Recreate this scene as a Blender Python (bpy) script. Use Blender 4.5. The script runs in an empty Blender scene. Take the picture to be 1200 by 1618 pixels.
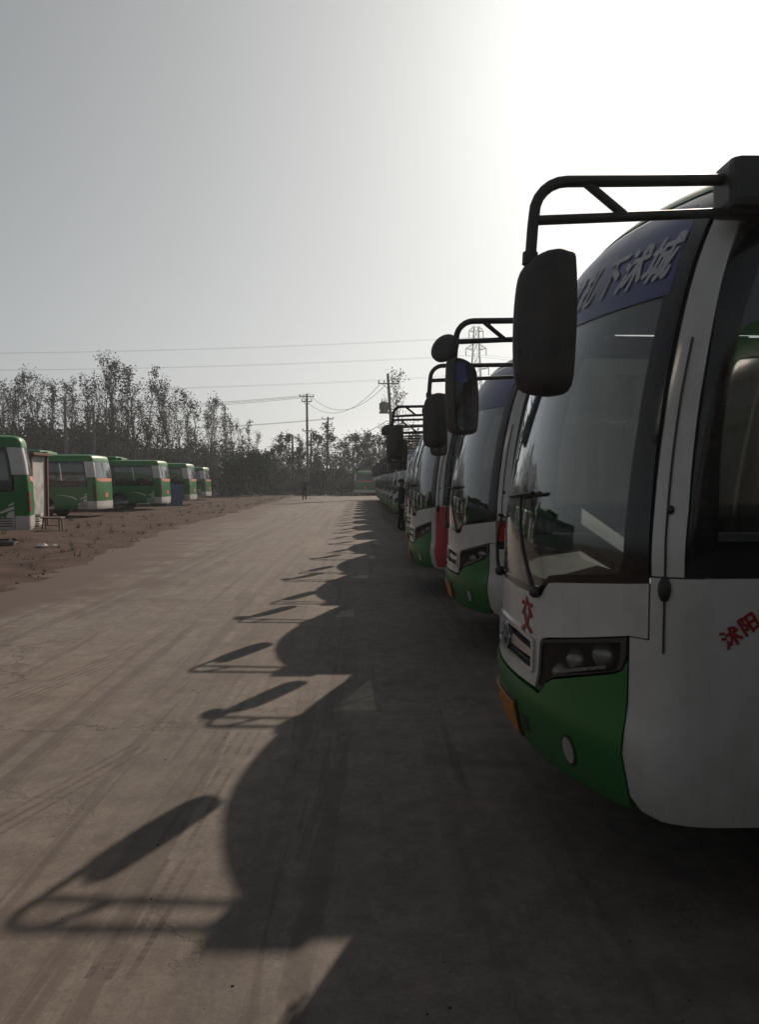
import bpy, bmesh, math, random
from mathutils import Vector, Matrix, noise as mnoise
R = math.radians
random.seed(7)
scene = bpy.context.scene
COL = scene.collection

# ------------------------------------------------------------------ camera
cam_d = bpy.data.cameras.new('camera')
cam = bpy.data.objects.new('camera', cam_d); COL.objects.link(cam)
cam_d.sensor_fit = 'VERTICAL'; cam_d.sensor_height = 36.0
cam_d.lens = 36.0 * 1215 / 1618
cam_d.clip_start = 0.05; cam_d.clip_end = 3000
cam.location = (0, 0, 1.6)
cam.rotation_euler = (R(90 - 2.31), 0, R(-0.943))
scene.camera = cam

# ------------------------------------------------------------------ light
SUN_AZ, SUN_EL = 25.2, 30.2          # azimuth right of the row axis, elevation
world = bpy.data.worlds.new('World'); scene.world = world
world.use_nodes = True
wn = world.node_tree; wn.nodes.clear()
sky = wn.nodes.new('ShaderNodeTexSky'); sky.sky_type = 'NISHITA'
sky.sun_disc = False
sky.sun_elevation = R(SUN_EL); sky.sun_rotation = R(SUN_AZ)
sky.altitude = 0; sky.air_density = 0.6; sky.dust_density = 2.3; sky.ozone_density = 2.0
bg = wn.nodes.new('ShaderNodeBackground'); bg.inputs['Strength'].default_value = 0.106
wo = wn.nodes.new('ShaderNodeOutputWorld')
hs = wn.nodes.new('ShaderNodeHueSaturation'); hs.inputs['Saturation'].default_value = 0.26   # thin overcast whitens the blue
# highlight shoulder put into the sky colour, softening the glow round the sun: c / (1 + c / 17)
dk = wn.nodes.new('ShaderNodeVectorMath'); dk.operation = 'MULTIPLY_ADD'; dk.inputs[1].default_value = (1 / 17,) * 3; dk.inputs[2].default_value = (1, 1, 1)
gm = wn.nodes.new('ShaderNodeVectorMath'); gm.operation = 'DIVIDE'
wn.links.new(sky.outputs[0], hs.inputs['Color']); wn.links.new(hs.outputs[0], dk.inputs[0]); wn.links.new(hs.outputs[0], gm.inputs[0]); wn.links.new(dk.outputs[0], gm.inputs[1]); tn = wn.nodes.new('ShaderNodeVectorMath'); tn.operation = 'MULTIPLY'; tn.inputs[1].default_value = (0.985, 1.0, 0.968)
wn.links.new(gm.outputs[0], tn.inputs[0]); wn.links.new(tn.outputs[0], bg.inputs[0]); wn.links.new(bg.outputs[0], wo.inputs[0])
sun_d = bpy.data.lights.new('sun', 'SUN'); sun_d.energy = 5.0; sun_d.angle = R(0.55)
sun_d.color = (1.0, 0.84, 0.69)
sun = bpy.data.objects.new('sun', sun_d); COL.objects.link(sun)
sdir = Vector((math.sin(R(SUN_AZ)) * math.cos(R(SUN_EL)), math.cos(R(SUN_AZ)) * math.cos(R(SUN_EL)), math.sin(R(SUN_EL))))
sun.rotation_euler = sdir.to_track_quat('Z', 'Y').to_euler()
sun.location = (30, 60, 40)
vs = scene.view_settings
vs.view_transform = 'Standard'; vs.look = 'None'; vs.gamma = 1.0; vs.use_curve_mapping = False
vs.exposure = 0.0
scene.cycles.use_denoising = True
scene.cycles.max_bounces = 8
scene.cycles.transparent_max_bounces = 16
scene.cycles.caustics_reflective = False
scene.cycles.caustics_refractive = False
scene.cycles.sample_clamp_indirect = 4.0

# ------------------------------------------------------------------ materials
def new_mat(name):
    m = bpy.data.materials.new(name); m.use_nodes = True
    nt = m.node_tree; nt.nodes.clear()
    out = nt.nodes.new('ShaderNodeOutputMaterial')
    return m, nt, out

def N(nt, kind, **kw):
    n = nt.nodes.new(kind)
    for k, v in kw.items():
        if k in n.inputs: n.inputs[k].default_value = v
        else: setattr(n, k, v)
    return n

def ramp(nt, fac, stops):
    r = nt.nodes.new('ShaderNodeValToRGB')
    while len(r.color_ramp.elements) < len(stops): r.color_ramp.elements.new(0.5)
    for e, (p, c) in zip(r.color_ramp.elements, stops):
        e.position = p; e.color = (*c, 1) if len(c) == 3 else c
    nt.links.new(fac, r.inputs[0]); return r

def mixc(nt, fac, a, b):
    m = nt.nodes.new('ShaderNodeMix'); m.data_type = 'RGBA'
    for sock, v in ((m.inputs[0], fac), (m.inputs[6], a), (m.inputs[7], b)):
        if hasattr(v, 'is_output') or isinstance(v, bpy.types.NodeSocket): nt.links.new(v, sock)
        elif isinstance(v, (int, float)): sock.default_value = v
        else: sock.default_value = (*v, 1)
    return m.outputs[2]

def math_n(nt, op, a, b=None, clamp=False):
    m = nt.nodes.new('ShaderNodeMath'); m.operation = op; m.use_clamp = clamp
    for i, v in enumerate((a, b)):
        if v is None: continue
        if isinstance(v, bpy.types.NodeSocket): nt.links.new(v, m.inputs[i])
        else: m.inputs[i].default_value = v
    return m.outputs[0]

def paint(name, col, rough=0.35, dirt=(0.16, 0.13, 0.10), amount=0.35, metallic=0.0, scale=3.0, bump=0.0, coat=0.0, zdirt=True):
    m, nt, out = new_mat(name)
    p = N(nt, 'ShaderNodeBsdfPrincipled', Roughness=rough, Metallic=metallic)
    if coat: p.inputs['Coat Weight'].default_value = coat; p.inputs['Coat Roughness'].default_value = 0.08
    tc = N(nt, 'ShaderNodeTexCoord')
    n1 = N(nt, 'ShaderNodeTexNoise', Scale=scale, Detail=8.0, Roughness=0.7)
    nt.links.new(tc.outputs['Object'], n1.inputs['Vector'])
    mp = N(nt, 'ShaderNodeMapping'); mp.inputs['Scale'].default_value = (14, 14, 1.2)
    nt.links.new(tc.outputs['Object'], mp.inputs[0])
    n2 = N(nt, 'ShaderNodeTexNoise', Scale=1.0, Detail=5.0); nt.links.new(mp.outputs[0], n2.inputs['Vector'])
    f1 = ramp(nt, n1.outputs[0], [(0.42, (0, 0, 0)), (0.75, (1, 1, 1))]).outputs[0]
    f2 = ramp(nt, n2.outputs[0], [(0.5, (0, 0, 0)), (0.85, (1, 1, 1))]).outputs[0]
    f = math_n(nt, 'ADD', math_n(nt, 'MULTIPLY', f1, amount), math_n(nt, 'MULTIPLY', f2, amount * 0.6))
    if zdirt:   # road splash on the lowest half metre of bodywork
        sp = N(nt, 'ShaderNodeSeparateXYZ'); nt.links.new(tc.outputs['Object'], sp.inputs[0])
        mr = N(nt, 'ShaderNodeMapRange'); nt.links.new(sp.outputs[2], mr.inputs[0])
        for i, v in ((1, 0.35), (2, 0.75), (3, 1.0), (4, 0.0)): mr.inputs[i].default_value = v
        f = math_n(nt, 'ADD', f, math_n(nt, 'MULTIPLY', math_n(nt, 'MULTIPLY', mr.outputs[0], n1.outputs[0]), 0.5), True)
    c = mixc(nt, f, col, dirt)
    nt.links.new(c, p.inputs['Base Color'])
    r = math_n(nt, 'ADD', math_n(nt, 'MULTIPLY', f, 0.4), rough, True)
    nt.links.new(r, p.inputs['Roughness'])
    if coat and not bump:
        b = N(nt, 'ShaderNodeBump', Strength=0.25, Distance=0.02)
        n3 = N(nt, 'ShaderNodeTexNoise', Scale=2.2, Detail=2.0); nt.links.new(tc.outputs['Object'], n3.inputs['Vector'])
        nt.links.new(n3.outputs[0], b.inputs['Height']); nt.links.new(b.outputs[0], p.inputs['Normal']); nt.links.new(b.outputs[0], p.inputs['Coat Normal'])
    if bump:
        b = N(nt, 'ShaderNodeBump', Strength=bump, Distance=0.02)
        n3 = N(nt, 'ShaderNodeTexNoise', Scale=60.0, Detail=3.0); nt.links.new(tc.outputs['Object'], n3.inputs['Vector'])
        nt.links.new(n3.outputs[0], b.inputs['Height']); nt.links.new(b.outputs[0], p.inputs['Normal'])
    nt.links.new(p.outputs[0], out.inputs[0])
    return m

def glass(name, tint=(0.35, 0.38, 0.37), dust=0.10, ior=1.55, rough=0.015, gain=1.0):
    m, nt, out = new_mat(name)
    tr = N(nt, 'ShaderNodeBsdfTransparent'); tr.inputs[0].default_value = (*tint, 1)
    gl = N(nt, 'ShaderNodeBsdfGlossy', Roughness=rough); gl.inputs[0].default_value = (0.95, 0.97, 1.0, 1)
    fr = N(nt, 'ShaderNodeFresnel')
    # the pane does not bend the ray, so both of its faces must reflect as air-to-glass
    gb = N(nt, 'ShaderNodeNewGeometry')
    nt.links.new(math_n(nt, 'ADD', ior, math_n(nt, 'MULTIPLY', gb.outputs['Backfacing'], 1.0 / ior - ior)), fr.inputs['IOR'])
    mx = N(nt, 'ShaderNodeMixShader')
    f = math_n(nt, 'MULTIPLY', fr.outputs[0], gain, True)
    nt.links.new(f, mx.inputs[0]); nt.links.new(tr.outputs[0], mx.inputs[1]); nt.links.new(gl.outputs[0], mx.inputs[2])
    tl = N(nt, 'ShaderNodeBsdfTranslucent'); tl.inputs[0].default_value = (0.55, 0.52, 0.47, 1)
    df = N(nt, 'ShaderNodeBsdfDiffuse'); df.inputs[0].default_value = (0.40, 0.37, 0.33, 1)
    md = N(nt, 'ShaderNodeMixShader'); md.inputs[0].default_value = 0.5
    nt.links.new(tl.outputs[0], md.inputs[1]); nt.links.new(df.outputs[0], md.inputs[2])
    tc = N(nt, 'ShaderNodeTexCoord')
    mp = N(nt, 'ShaderNodeMapping'); mp.inputs['Scale'].default_value = (9, 9, 1.5); nt.links.new(tc.outputs['Object'], mp.inputs[0])
    n1 = N(nt, 'ShaderNodeTexNoise', Scale=1.0, Detail=8.0, Roughness=0.75); nt.links.new(mp.outputs[0], n1.inputs['Vector'])
    d = ramp(nt, n1.outputs[0], [(0.35, (dust * 0.2,) * 3), (0.8, (dust,) * 3)]).outputs[0]
    m2 = N(nt, 'ShaderNodeMixShader'); nt.links.new(d, m2.inputs[0])
    nt.links.new(mx.outputs[0], m2.inputs[1]); nt.links.new(md.outputs[0], m2.inputs[2])
    nt.links.new(m2.outputs[0], out.inputs[0])
    return m

def leafmat(name, c1, c2, trans=0.25):
    m, nt, out = new_mat(name)
    g = N(nt, 'ShaderNodeNewGeometry')
    oi = N(nt, 'ShaderNodeObjectInfo')
    r = math_n(nt, 'FRACT', math_n(nt, 'ADD', g.outputs['Random Per Island'], math_n(nt, 'MULTIPLY', oi.outputs['Random'], 0.3)))
    c = mixc(nt, r, c1, c2)
    d = N(nt, 'ShaderNodeBsdfDiffuse'); t = N(nt, 'ShaderNodeBsdfTranslucent')
    nt.links.new(c, d.inputs[0]); nt.links.new(c, t.inputs[0])
    mx = N(nt, 'ShaderNodeMixShader'); mx.inputs[0].default_value = trans
    nt.links.new(d.outputs[0], mx.inputs[1]); nt.links.new(t.outputs[0], mx.inputs[2])
    nt.links.new(mx.outputs[0], out.inputs[0])
    return m

M = {}
M['white'] = paint('bus_white_paint', (0.48, 0.48, 0.465), 0.30, amount=0.32, coat=0.3)
M['green'] = paint('bus_green_paint', (0.006, 0.115, 0.016), 0.32, amount=0.08, dirt=(0.07, 0.066, 0.055), coat=0.1)
M['roofgreen'] = paint('roof_green_paint', (0.014, 0.15, 0.035), 0.4, amount=0.3, zdirt=False)
M['red'] = paint('red_panel_paint', (0.42, 0.022, 0.03), 0.4, amount=0.2)
M['black'] = paint('black_plastic', (0.012, 0.012, 0.013), 0.5, amount=0.25, zdirt=False)
M['mirrorback'] = paint('mirror_housing_plastic', (0.02, 0.02, 0.022), 0.55, amount=0.35, zdirt=False, bump=0.15)
M['frit'] = paint('black_glass_edge', (0.008, 0.008, 0.009), 0.12, amount=0.15, zdirt=False)
M['chrome'] = paint('dull_chrome', (0.60, 0.61, 0.63), 0.22, amount=0.25, metallic=0.9, zdirt=False)
M['mirrorglass'] = paint('mirror_silver', (0.8, 0.8, 0.8), 0.04, amount=0.05, metallic=1.0, zdirt=False)
M['banner'] = paint('blue_banner_film', (0.035, 0.055, 0.16), 0.35, amount=0.2, zdirt=False)
M['lettering'] = paint('white_lettering', (0.40, 0.41, 0.44), 0.5, amount=0.35, zdirt=False)
M['redtext'] = paint('red_lettering', (0.27, 0.015, 0.02), 0.45, amount=0.1, zdirt=False)
M['plate'] = paint('yellow_plate', (0.40, 0.14, 0.015), 0.45, amount=0.45, zdirt=False)
M['orange'] = paint('orange_band', (0.55, 0.20, 0.11), 0.4, amount=0.15, zdirt=False)
M['rubber'] = paint('tyre_rubber', (0.015, 0.015, 0.015), 0.8, amount=0.6, zdirt=False)
M['lining'] = paint('ceiling_lining', (0.42, 0.42, 0.41), 0.7, amount=0.3, zdirt=False)
M['interior'] = paint('interior_trim', (0.13, 0.13, 0.135), 0.7, amount=0.3, zdirt=False)
M['seat'] = paint('seat_fabric', (0.05, 0.07, 0.13), 0.85, amount=0.3, zdirt=False)
M['dash'] = paint('dashboard_plastic', (0.055, 0.055, 0.058), 0.6, amount=0.3, zdirt=False)
M['rail'] = paint('handrail_sleeve', (0.45, 0.38, 0.28), 0.45, amount=0.2, zdirt=False)
M['amber'] = paint('amber_red_lens', (0.45, 0.03, 0.02), 0.2, amount=0.1, zdirt=False)
M['lamp'] = paint('lamp_reflector', (0.55, 0.55, 0.53), 0.25, amount=0.2, metallic=0.6, zdirt=False)
M['blue'] = paint('blue_panel', (0.03, 0.09, 0.26), 0.5, amount=0.3)
M['glass'] = glass('windscreen_glass', (0.72, 0.75, 0.74), 0.07, 1.55, gain=1.25)
M['sideglass'] = glass('side_window_glass', (0.60, 0.63, 0.64), 0.14)
M['lens'] = glass('lamp_cover', (0.75, 0.75, 0.75), 0.01, 1.2, gain=0.6)
M['leaf'] = leafmat('poplar_leaf', (0.030, 0.029, 0.024), (0.080, 0.072, 0.055), 0.15)
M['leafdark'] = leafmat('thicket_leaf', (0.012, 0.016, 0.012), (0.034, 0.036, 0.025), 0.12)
M['leafgreen'] = leafmat('evergreen_leaf', (0.016, 0.028, 0.015), (0.036, 0.050, 0.026), 0.15)
M['scrub'] = leafmat('dry_scrub_leaf', (0.055, 0.055, 0.045), (0.12, 0.11, 0.085), 0.3)
M['bark'] = paint('poplar_bark', (0.11, 0.095, 0.08), 0.9, dirt=(0.05, 0.045, 0.04), amount=0.8, zdirt=False, bump=0.4)
M['concrete'] = paint('concrete_pole', (0.16, 0.155, 0.15), 0.85, dirt=(0.07, 0.065, 0.06), amount=0.7, zdirt=False)
M['steel'] = paint('galvanised_steel', (0.16, 0.165, 0.17), 0.6, amount=0.3, metallic=0.2, zdirt=False)
M['wire'] = paint('cable', (0.10, 0.10, 0.105), 0.7, amount=0.2, zdirt=False)
M['wallwhite'] = paint('whitewashed_wall', (0.42, 0.42, 0.42), 0.85, dirt=(0.12, 0.10, 0.09), amount=0.7, zdirt=True)
M['brick'] = paint('red_brown_frame', (0.11, 0.035, 0.03), 0.8, amount=0.5, zdirt=False)
M['wood'] = paint('weathered_wood', (0.22, 0.18, 0.14), 0.85, dirt=(0.08, 0.06, 0.05), amount=0.7, zdirt=False)
M['cloth'] = paint('dark_clothing', (0.010, 0.011, 0.016), 0.9, amount=0.15, dirt=(0.03, 0.03, 0.03), zdirt=False)
M['trousers'] = paint('dark_trousers', (0.008, 0.008, 0.010), 0.9, amount=0.15, dirt=(0.03, 0.03, 0.03), zdirt=False)
M['skin'] = paint('skin', (0.22, 0.13, 0.09), 0.55, amount=0.1, zdirt=False)
M['hair'] = paint('black_hair', (0.008, 0.007, 0.007), 0.6, amount=0.1, zdirt=False)
M['litter'] = paint('litter_white', (0.6, 0.6, 0.58), 0.7, amount=0.3, zdirt=False)
M['soil'] = paint('dark_soil', (0.026, 0.021, 0.018), 0.95, dirt=(0.014, 0.012, 0.011), amount=0.8, scale=2.0, zdirt=False, bump=0.6)

def lot_material():
    m, nt, out = new_mat('concrete_lot')
    p = N(nt, 'ShaderNodeBsdfPrincipled', Roughness=0.85)
    p.inputs['Specular IOR Level'].default_value = 0.25
    g = N(nt, 'ShaderNodeNewGeometry'); P = g.outputs['Position']
    def nz(scale, det=6.0, ro=0.6, vec=None, dist=0.0):
        n = N(nt, 'ShaderNodeTexNoise', Scale=scale, Detail=det, Roughness=ro, Distortion=dist)
        nt.links.new(vec or P, n.inputs['Vector']); return n.outputs[0]
    def mapped(sc, rot=0.0, loc=(0, 0, 0)):
        mp = N(nt, 'ShaderNodeMapping'); mp.inputs['Scale'].default_value = sc
        mp.inputs['Rotation'].default_value = (0, 0, rot); mp.inputs['Location'].default_value = loc
        nt.links.new(P, mp.inputs[0]); return mp.outputs[0]
    sp = N(nt, 'ShaderNodeSeparateXYZ'); nt.links.new(P, sp.inputs[0]); X, Y = sp.outputs[0], sp.outputs[1]
    base = ramp(nt, nz(0.35, 8.0, 0.65), [(0.30, (0.112, 0.097, 0.087)), (0.55, (0.160, 0.140, 0.126)), (0.75, (0.200, 0.176, 0.158))]).outputs[0]
    # reddish dust blown over the slab
    c = mixc(nt, math_n(nt, 'MULTIPLY', ramp(nt, nz(0.8, 6.0, 0.7, mapped((1, 0.45, 1), R(12))), [(0.45, (0, 0, 0)), (0.72, (1, 1, 1))]).outputs[0], 0.6), base, (0.180, 0.124, 0.092))
    # long wheel tracks that swing along the lane
    for rot, sx, w, dark in ((R(10), 1.9, 0.55, (0.066, 0.054, 0.047)), (R(22), 3.2, 0.45, (0.072, 0.057, 0.049)), (R(-2), 2.6, 0.35, (0.200, 0.176, 0.156))):
        t = nz(1.0, 5.0, 0.6, mapped((sx, 0.07, 1), rot), 0.4)
        c = mixc(nt, math_n(nt, 'MULTIPLY', ramp(nt, t, [(0.52, (0, 0, 0)), (0.66, (1, 1, 1))]).outputs[0], w), c, dark)
    # mottled wear and scuffs
    c = mixc(nt, math_n(nt, 'MULTIPLY', ramp(nt, nz(4.5, 10.0, 0.78), [(0.42, (0, 0, 0)), (0.60, (1, 1, 1))]).outputs[0], 0.55), c, (0.070, 0.058, 0.051))
    c = mixc(nt, math_n(nt, 'MULTIPLY', ramp(nt, nz(14.0, 8.0, 0.75, mapped((1, 0.35, 1), R(8))), [(0.52, (0, 0, 0)), (0.64, (1, 1, 1))]).outputs[0], 0.35), c, (0.215, 0.188, 0.165))
    c = mixc(nt, math_n(nt, 'MULTIPLY', ramp(nt, nz(0.5, 6.0, 0.65, mapped((5.5, 0.16, 1), R(17)), 1.2), [(0.55, (0, 0, 0)), (0.59, (1, 1, 1))]).outputs[0], 0.5), c, (0.062, 0.049, 0.042))
    # fine grit
    gr = ramp(nt, nz(55.0, 4.0, 0.7), [(0.35, (0, 0, 0)), (0.7, (1, 1, 1))]).outputs[0]
    c = mixc(nt, math_n(nt, 'MULTIPLY', gr, 0.4), c, (0.07, 0.06, 0.053))
    # damp and oil patches
    oil = ramp(nt, nz(1.3, 5.0, 0.6), [(0.58, (0, 0, 0)), (0.70, (1, 1, 1))]).outputs[0]
    c = mixc(nt, math_n(nt, 'MULTIPLY', oil, 0.55), c, (0.07, 0.056, 0.048))
    # cracks: edges of big distorted cells, only here and there
    dv = N(nt, 'ShaderNodeVectorMath', operation='ADD')
    nn = N(nt, 'ShaderNodeTexNoise', Scale=1.6, Detail=6.0, Roughness=0.7); nt.links.new(P, nn.inputs['Vector'])
    nt.links.new(P, dv.inputs[0]); nt.links.new(nn.outputs[1], dv.inputs[1])
    vo = N(nt, 'ShaderNodeTexVoronoi', Scale=0.30); vo.feature = 'DISTANCE_TO_EDGE'; nt.links.new(dv.outputs[0], vo.inputs['Vector'])
    cr = ramp(nt, vo.outputs['Distance'], [(0.0, (1, 1, 1)), (0.006, (0, 0, 0))]).outputs[0]
    crm = math_n(nt, 'MULTIPLY', cr, ramp(nt, nz(0.5, 2.0), [(0.44, (0, 0, 0)), (0.56, (1, 1, 1))]).outputs[0])
    c = mixc(nt, math_n(nt, 'MULTIPLY', crm, 0.8), c, (0.05, 0.04, 0.035))
    # soil tracked over the margin of the slab
    da = N(nt, 'ShaderNodeAttribute'); da.attribute_name = 'dusty'
    dm = math_n(nt, 'ADD', da.outputs['Fac'], math_n(nt, 'MULTIPLY', math_n(nt, 'SUBTRACT', nz(1.1, 8.0, 0.72), 0.5), 1.9))
    c = mixc(nt, math_n(nt, 'MULTIPLY', ramp(nt, dm, [(0.25, (0, 0, 0)), (0.62, (1, 1, 1))]).outputs[0], 0.95), c, (0.068, 0.047, 0.039))
    # cast joints across the lane every 6 m
    jm = math_n(nt, 'LESS_THAN', math_n(nt, 'ABSOLUTE', math_n(nt, 'SUBTRACT', math_n(nt, 'FLOORED_MODULO', math_n(nt, 'ADD', Y, math_n(nt, 'MULTIPLY', nz(1.2, 6.0, 0.7), 0.16)), 6.0), 4.9)), 0.010)
    c = mixc(nt, math_n(nt, 'MULTIPLY', math_n(nt, 'MULTIPLY', jm, ramp(nt, nz(0.9, 5.0, 0.7), [(0.45, (0, 0, 0)), (0.6, (1, 1, 1))]).outputs[0]), 0.4), c, (0.06, 0.05, 0.045))
    # two tyre tread prints left in drying mud
    def tread(x0, y0, x1, y1, w):
        dx, dy = x1 - x0, y1 - y0; L = math.hypot(dx, dy); ux, uy = dx / L, dy / L
        a = math_n(nt, 'ADD', math_n(nt, 'MULTIPLY', math_n(nt, 'SUBTRACT', X, x0), ux), math_n(nt, 'MULTIPLY', math_n(nt, 'SUBTRACT', Y, y0), uy))
        b = math_n(nt, 'ADD', math_n(nt, 'MULTIPLY', math_n(nt, 'SUBTRACT', X, x0), -uy), math_n(nt, 'MULTIPLY', math_n(nt, 'SUBTRACT', Y, y0), ux))
        ina = math_n(nt, 'MULTIPLY', math_n(nt, 'GREATER_THAN', a, 0.0), math_n(nt, 'LESS_THAN', a, L))
        inb = math_n(nt, 'LESS_THAN', math_n(nt, 'ABSOLUTE', b), w)
        rib = ramp(nt, math_n(nt, 'SINE', math_n(nt, 'MULTIPLY', b, 95.0)), [(0.30, (0, 0, 0)), (0.45, (1, 1, 1))]).outputs[0]
        lug = math_n(nt, 'ADD', math_n(nt, 'MULTIPLY', math_n(nt, 'SINE', math_n(nt, 'ADD', math_n(nt, 'MULTIPLY', a, 150.0), math_n(nt, 'MULTIPLY', b, 60.0))), 0.22), 0.78)
        k = math_n(nt, 'MULTIPLY', math_n(nt, 'MULTIPLY', ina, inb), math_n(nt, 'MULTIPLY', rib, lug))
        return math_n(nt, 'MULTIPLY', k, ramp(nt, nz(5.0, 8.0, 0.75), [(0.36, (0, 0, 0)), (0.56, (1, 1, 1))]).outputs[0])
    for t in ((-0.82, 2.42, -0.76, 3.20, 0.10), (-0.84, 3.32, -0.80, 4.25, 0.095), (-0.82, 4.45, -0.80, 4.85, 0.13), (-1.9, 2.9, -1.35, 4.6, 0.10), (-2.6, 5.6, -1.9, 8.6, 0.12)):
        c = mixc(nt, math_n(nt, 'MULTIPLY', tread(*t), 0.75), c, (0.058, 0.042, 0.036))
    nt.links.new(c, p.inputs['Base Color'])
    b = N(nt, 'ShaderNodeBump', Strength=0.35, Distance=0.012)
    h = math_n(nt, 'ADD', math_n(nt, 'MULTIPLY', nz(30.0, 6.0, 0.7), 0.5), math_n(nt, 'ADD', math_n(nt, 'MULTIPLY', nz(3.0, 6.0, 0.6), 1.0), math_n(nt, 'MULTIPLY', crm, -0.8)))
    nt.links.new(h, b.inputs['Height']); nt.links.new(b.outputs[0], p.inputs['Normal'])
    nt.links.new(p.outputs[0], out.inputs[0]); return m

def soil_material(name, cols, scale=1.2):
    m, nt, out = new_mat(name)
    p = N(nt, 'ShaderNodeBsdfPrincipled', Roughness=0.95); p.inputs['Specular IOR Level'].default_value = 0.1
    g = N(nt, 'ShaderNodeNewGeometry'); P = g.outputs['Position']
    n = N(nt, 'ShaderNodeTexNoise', Scale=scale, Detail=10.0, Roughness=0.7); nt.links.new(P, n.inputs['Vector'])
    c = ramp(nt, n.outputs[0], [(0.3, cols[0]), (0.52, cols[1]), (0.72, cols[2])]).outputs[0]
    n2 = N(nt, 'ShaderNodeTexNoise', Scale=12.0, Detail=8.0, Roughness=0.75); nt.links.new(P, n2.inputs['Vector'])
    c = mixc(nt, math_n(nt, 'MULTIPLY', ramp(nt, n2.outputs[0], [(0.45, (0, 0, 0)), (0.7, (1, 1, 1))]).outputs[0], 0.5), c, cols[0])
    nt.links.new(c, p.inputs['Base Color'])
    b = N(nt, 'ShaderNodeBump', Strength=0.8, Distance=0.06); nt.links.new(n2.outputs[0], b.inputs['Height'])
    nt.links.new(b.outputs[0], p.inputs['Normal']); nt.links.new(p.outputs[0], out.inputs[0]); return m
M['lot'] = lot_material()
M['dirt'] = soil_material('reddish_dirt', ((0.040, 0.029, 0.024), (0.082, 0.056, 0.046), (0.120, 0.086, 0.071)))
M['field'] = soil_material('field_ground', ((0.04, 0.036, 0.028), (0.07, 0.062, 0.048), (0.10, 0.088, 0.068)), 0.2)

# ------------------------------------------------------------------ mesh helpers
def mesh(name, verts, faces, mat=None, smooth=False, normals=None):
    me = bpy.data.meshes.new(name); me.from_pydata([tuple(v) for v in verts], [], faces)
    if mat: me.materials.append(M[mat] if isinstance(mat, str) else mat)
    if smooth: me.polygons.foreach_set('use_smooth', [True] * len(me.polygons))
    me.update()
    if normals:
        try: me.normals_split_custom_set_from_vertices(normals)
        except Exception: pass
    return me

def link(name, me, parent=None, loc=None, rot=None):
    o = bpy.data.objects.new(name, me); COL.objects.link(o)
    if parent: o.parent = parent
    if loc: o.location = loc
    if rot: o.rotation_euler = rot
    return o

def tag(o, label=None, cat=None, group=None, kind=None):
    if label: o['label'] = label
    if cat: o['category'] = cat
    if group: o['group'] = group
    if kind: o['kind'] = kind
    return o

def empty(name, loc, rz=0.0, scale=1.0):
    o = bpy.data.objects.new(name, None); COL.objects.link(o)
    o.empty_display_size = 0.3; o.location = loc; o.rotation_euler = (0, 0, rz); o.scale = (scale,) * 3
    return o

class MB:
    def __init__(s): s.v = []; s.f = []; s.sm = []
    def add(s, v, f, smooth=False):
        o = len(s.v); s.v += [tuple(x) for x in v]; s.f += [tuple(i + o for i in q) for q in f]; s.sm += [smooth] * len(f); return s
    def box(s, x0, x1, y0, y1, z0, z1, bev=0.0, rot=None, c=None):
        bm = bmesh.new(); bmesh.ops.create_cube(bm, size=1.0)
        bmesh.ops.scale(bm, vec=(x1 - x0, y1 - y0, z1 - z0), verts=bm.verts)
        if bev: bmesh.ops.bevel(bm, geom=bm.edges[:], offset=bev, segments=2, affect='EDGES', profile=0.6)
        if rot is not None: bmesh.ops.transform(bm, matrix=rot, verts=bm.verts)
        bmesh.ops.translate(bm, vec=((x0 + x1) / 2, (y0 + y1) / 2, (z0 + z1) / 2), verts=bm.verts)
        bm.verts.index_update()
        s.add([v.co[:] for v in bm.verts], [[v.index for v in f.verts] for f in bm.faces]); bm.free(); return s
    def tube(s, pts, r, n=8, cap=True):
        pts = [Vector(p) for p in pts]; rr = r if isinstance(r, (list, tuple)) else [r] * len(pts)
        vs, fs = [], []; prev = None
        for i, p in enumerate(pts):
            d = (pts[min(i + 1, len(pts) - 1)] - pts[max(i - 1, 0)]).normalized()
            if prev is None:
                a = Vector((0, 0, 1)) if abs(d.z) < 0.9 else Vector((1, 0, 0)); u = d.cross(a).normalized()
            else:
                u = (prev - d * prev.dot(d)).normalized()
            prev = u; w = d.cross(u)
            for k in range(n):
                t = 2 * math.pi * k / n; vs.append(p + (u * math.cos(t) + w * math.sin(t)) * rr[i])
        for i in range(len(pts) - 1):
            for k in range(n):
                fs.append((i * n + k, i * n + (k + 1) % n, (i + 1) * n + (k + 1) % n, (i + 1) * n + k))
        if cap: fs.append(tuple(range(n))[::-1]); fs.append(tuple((len(pts) - 1) * n + k for k in range(n)))
        return s.add(vs, fs, True)
    def ell(s, c, rx, ry, rz, nu=16, nv=10, zmin=-1.0):
        vs, fs = [], []
        for j in range(nv + 1):
            ph = -math.pi / 2 + math.pi * j / nv; zz = max(math.sin(ph), zmin)
            for k in range(nu):
                t = 2 * math.pi * k / nu; vs.append((c[0] + rx * math.cos(ph) * math.cos(t), c[1] + ry * math.cos(ph) * math.sin(t), c[2] + rz * zz))
        for j in range(nv):
            for k in range(nu): fs.append((j * nu + k, j * nu + (k + 1) % nu, (j + 1) * nu + (k + 1) % nu, (j + 1) * nu + k))
        return s.add(vs, fs, True)
    def mesh(s, name, mat):
        me = mesh(name, s.v, s.f, mat); me.polygons.foreach_set('use_smooth', s.sm)
        if any(s.sm): me.set_sharp_from_angle(angle=R(50))
        return me

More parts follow.
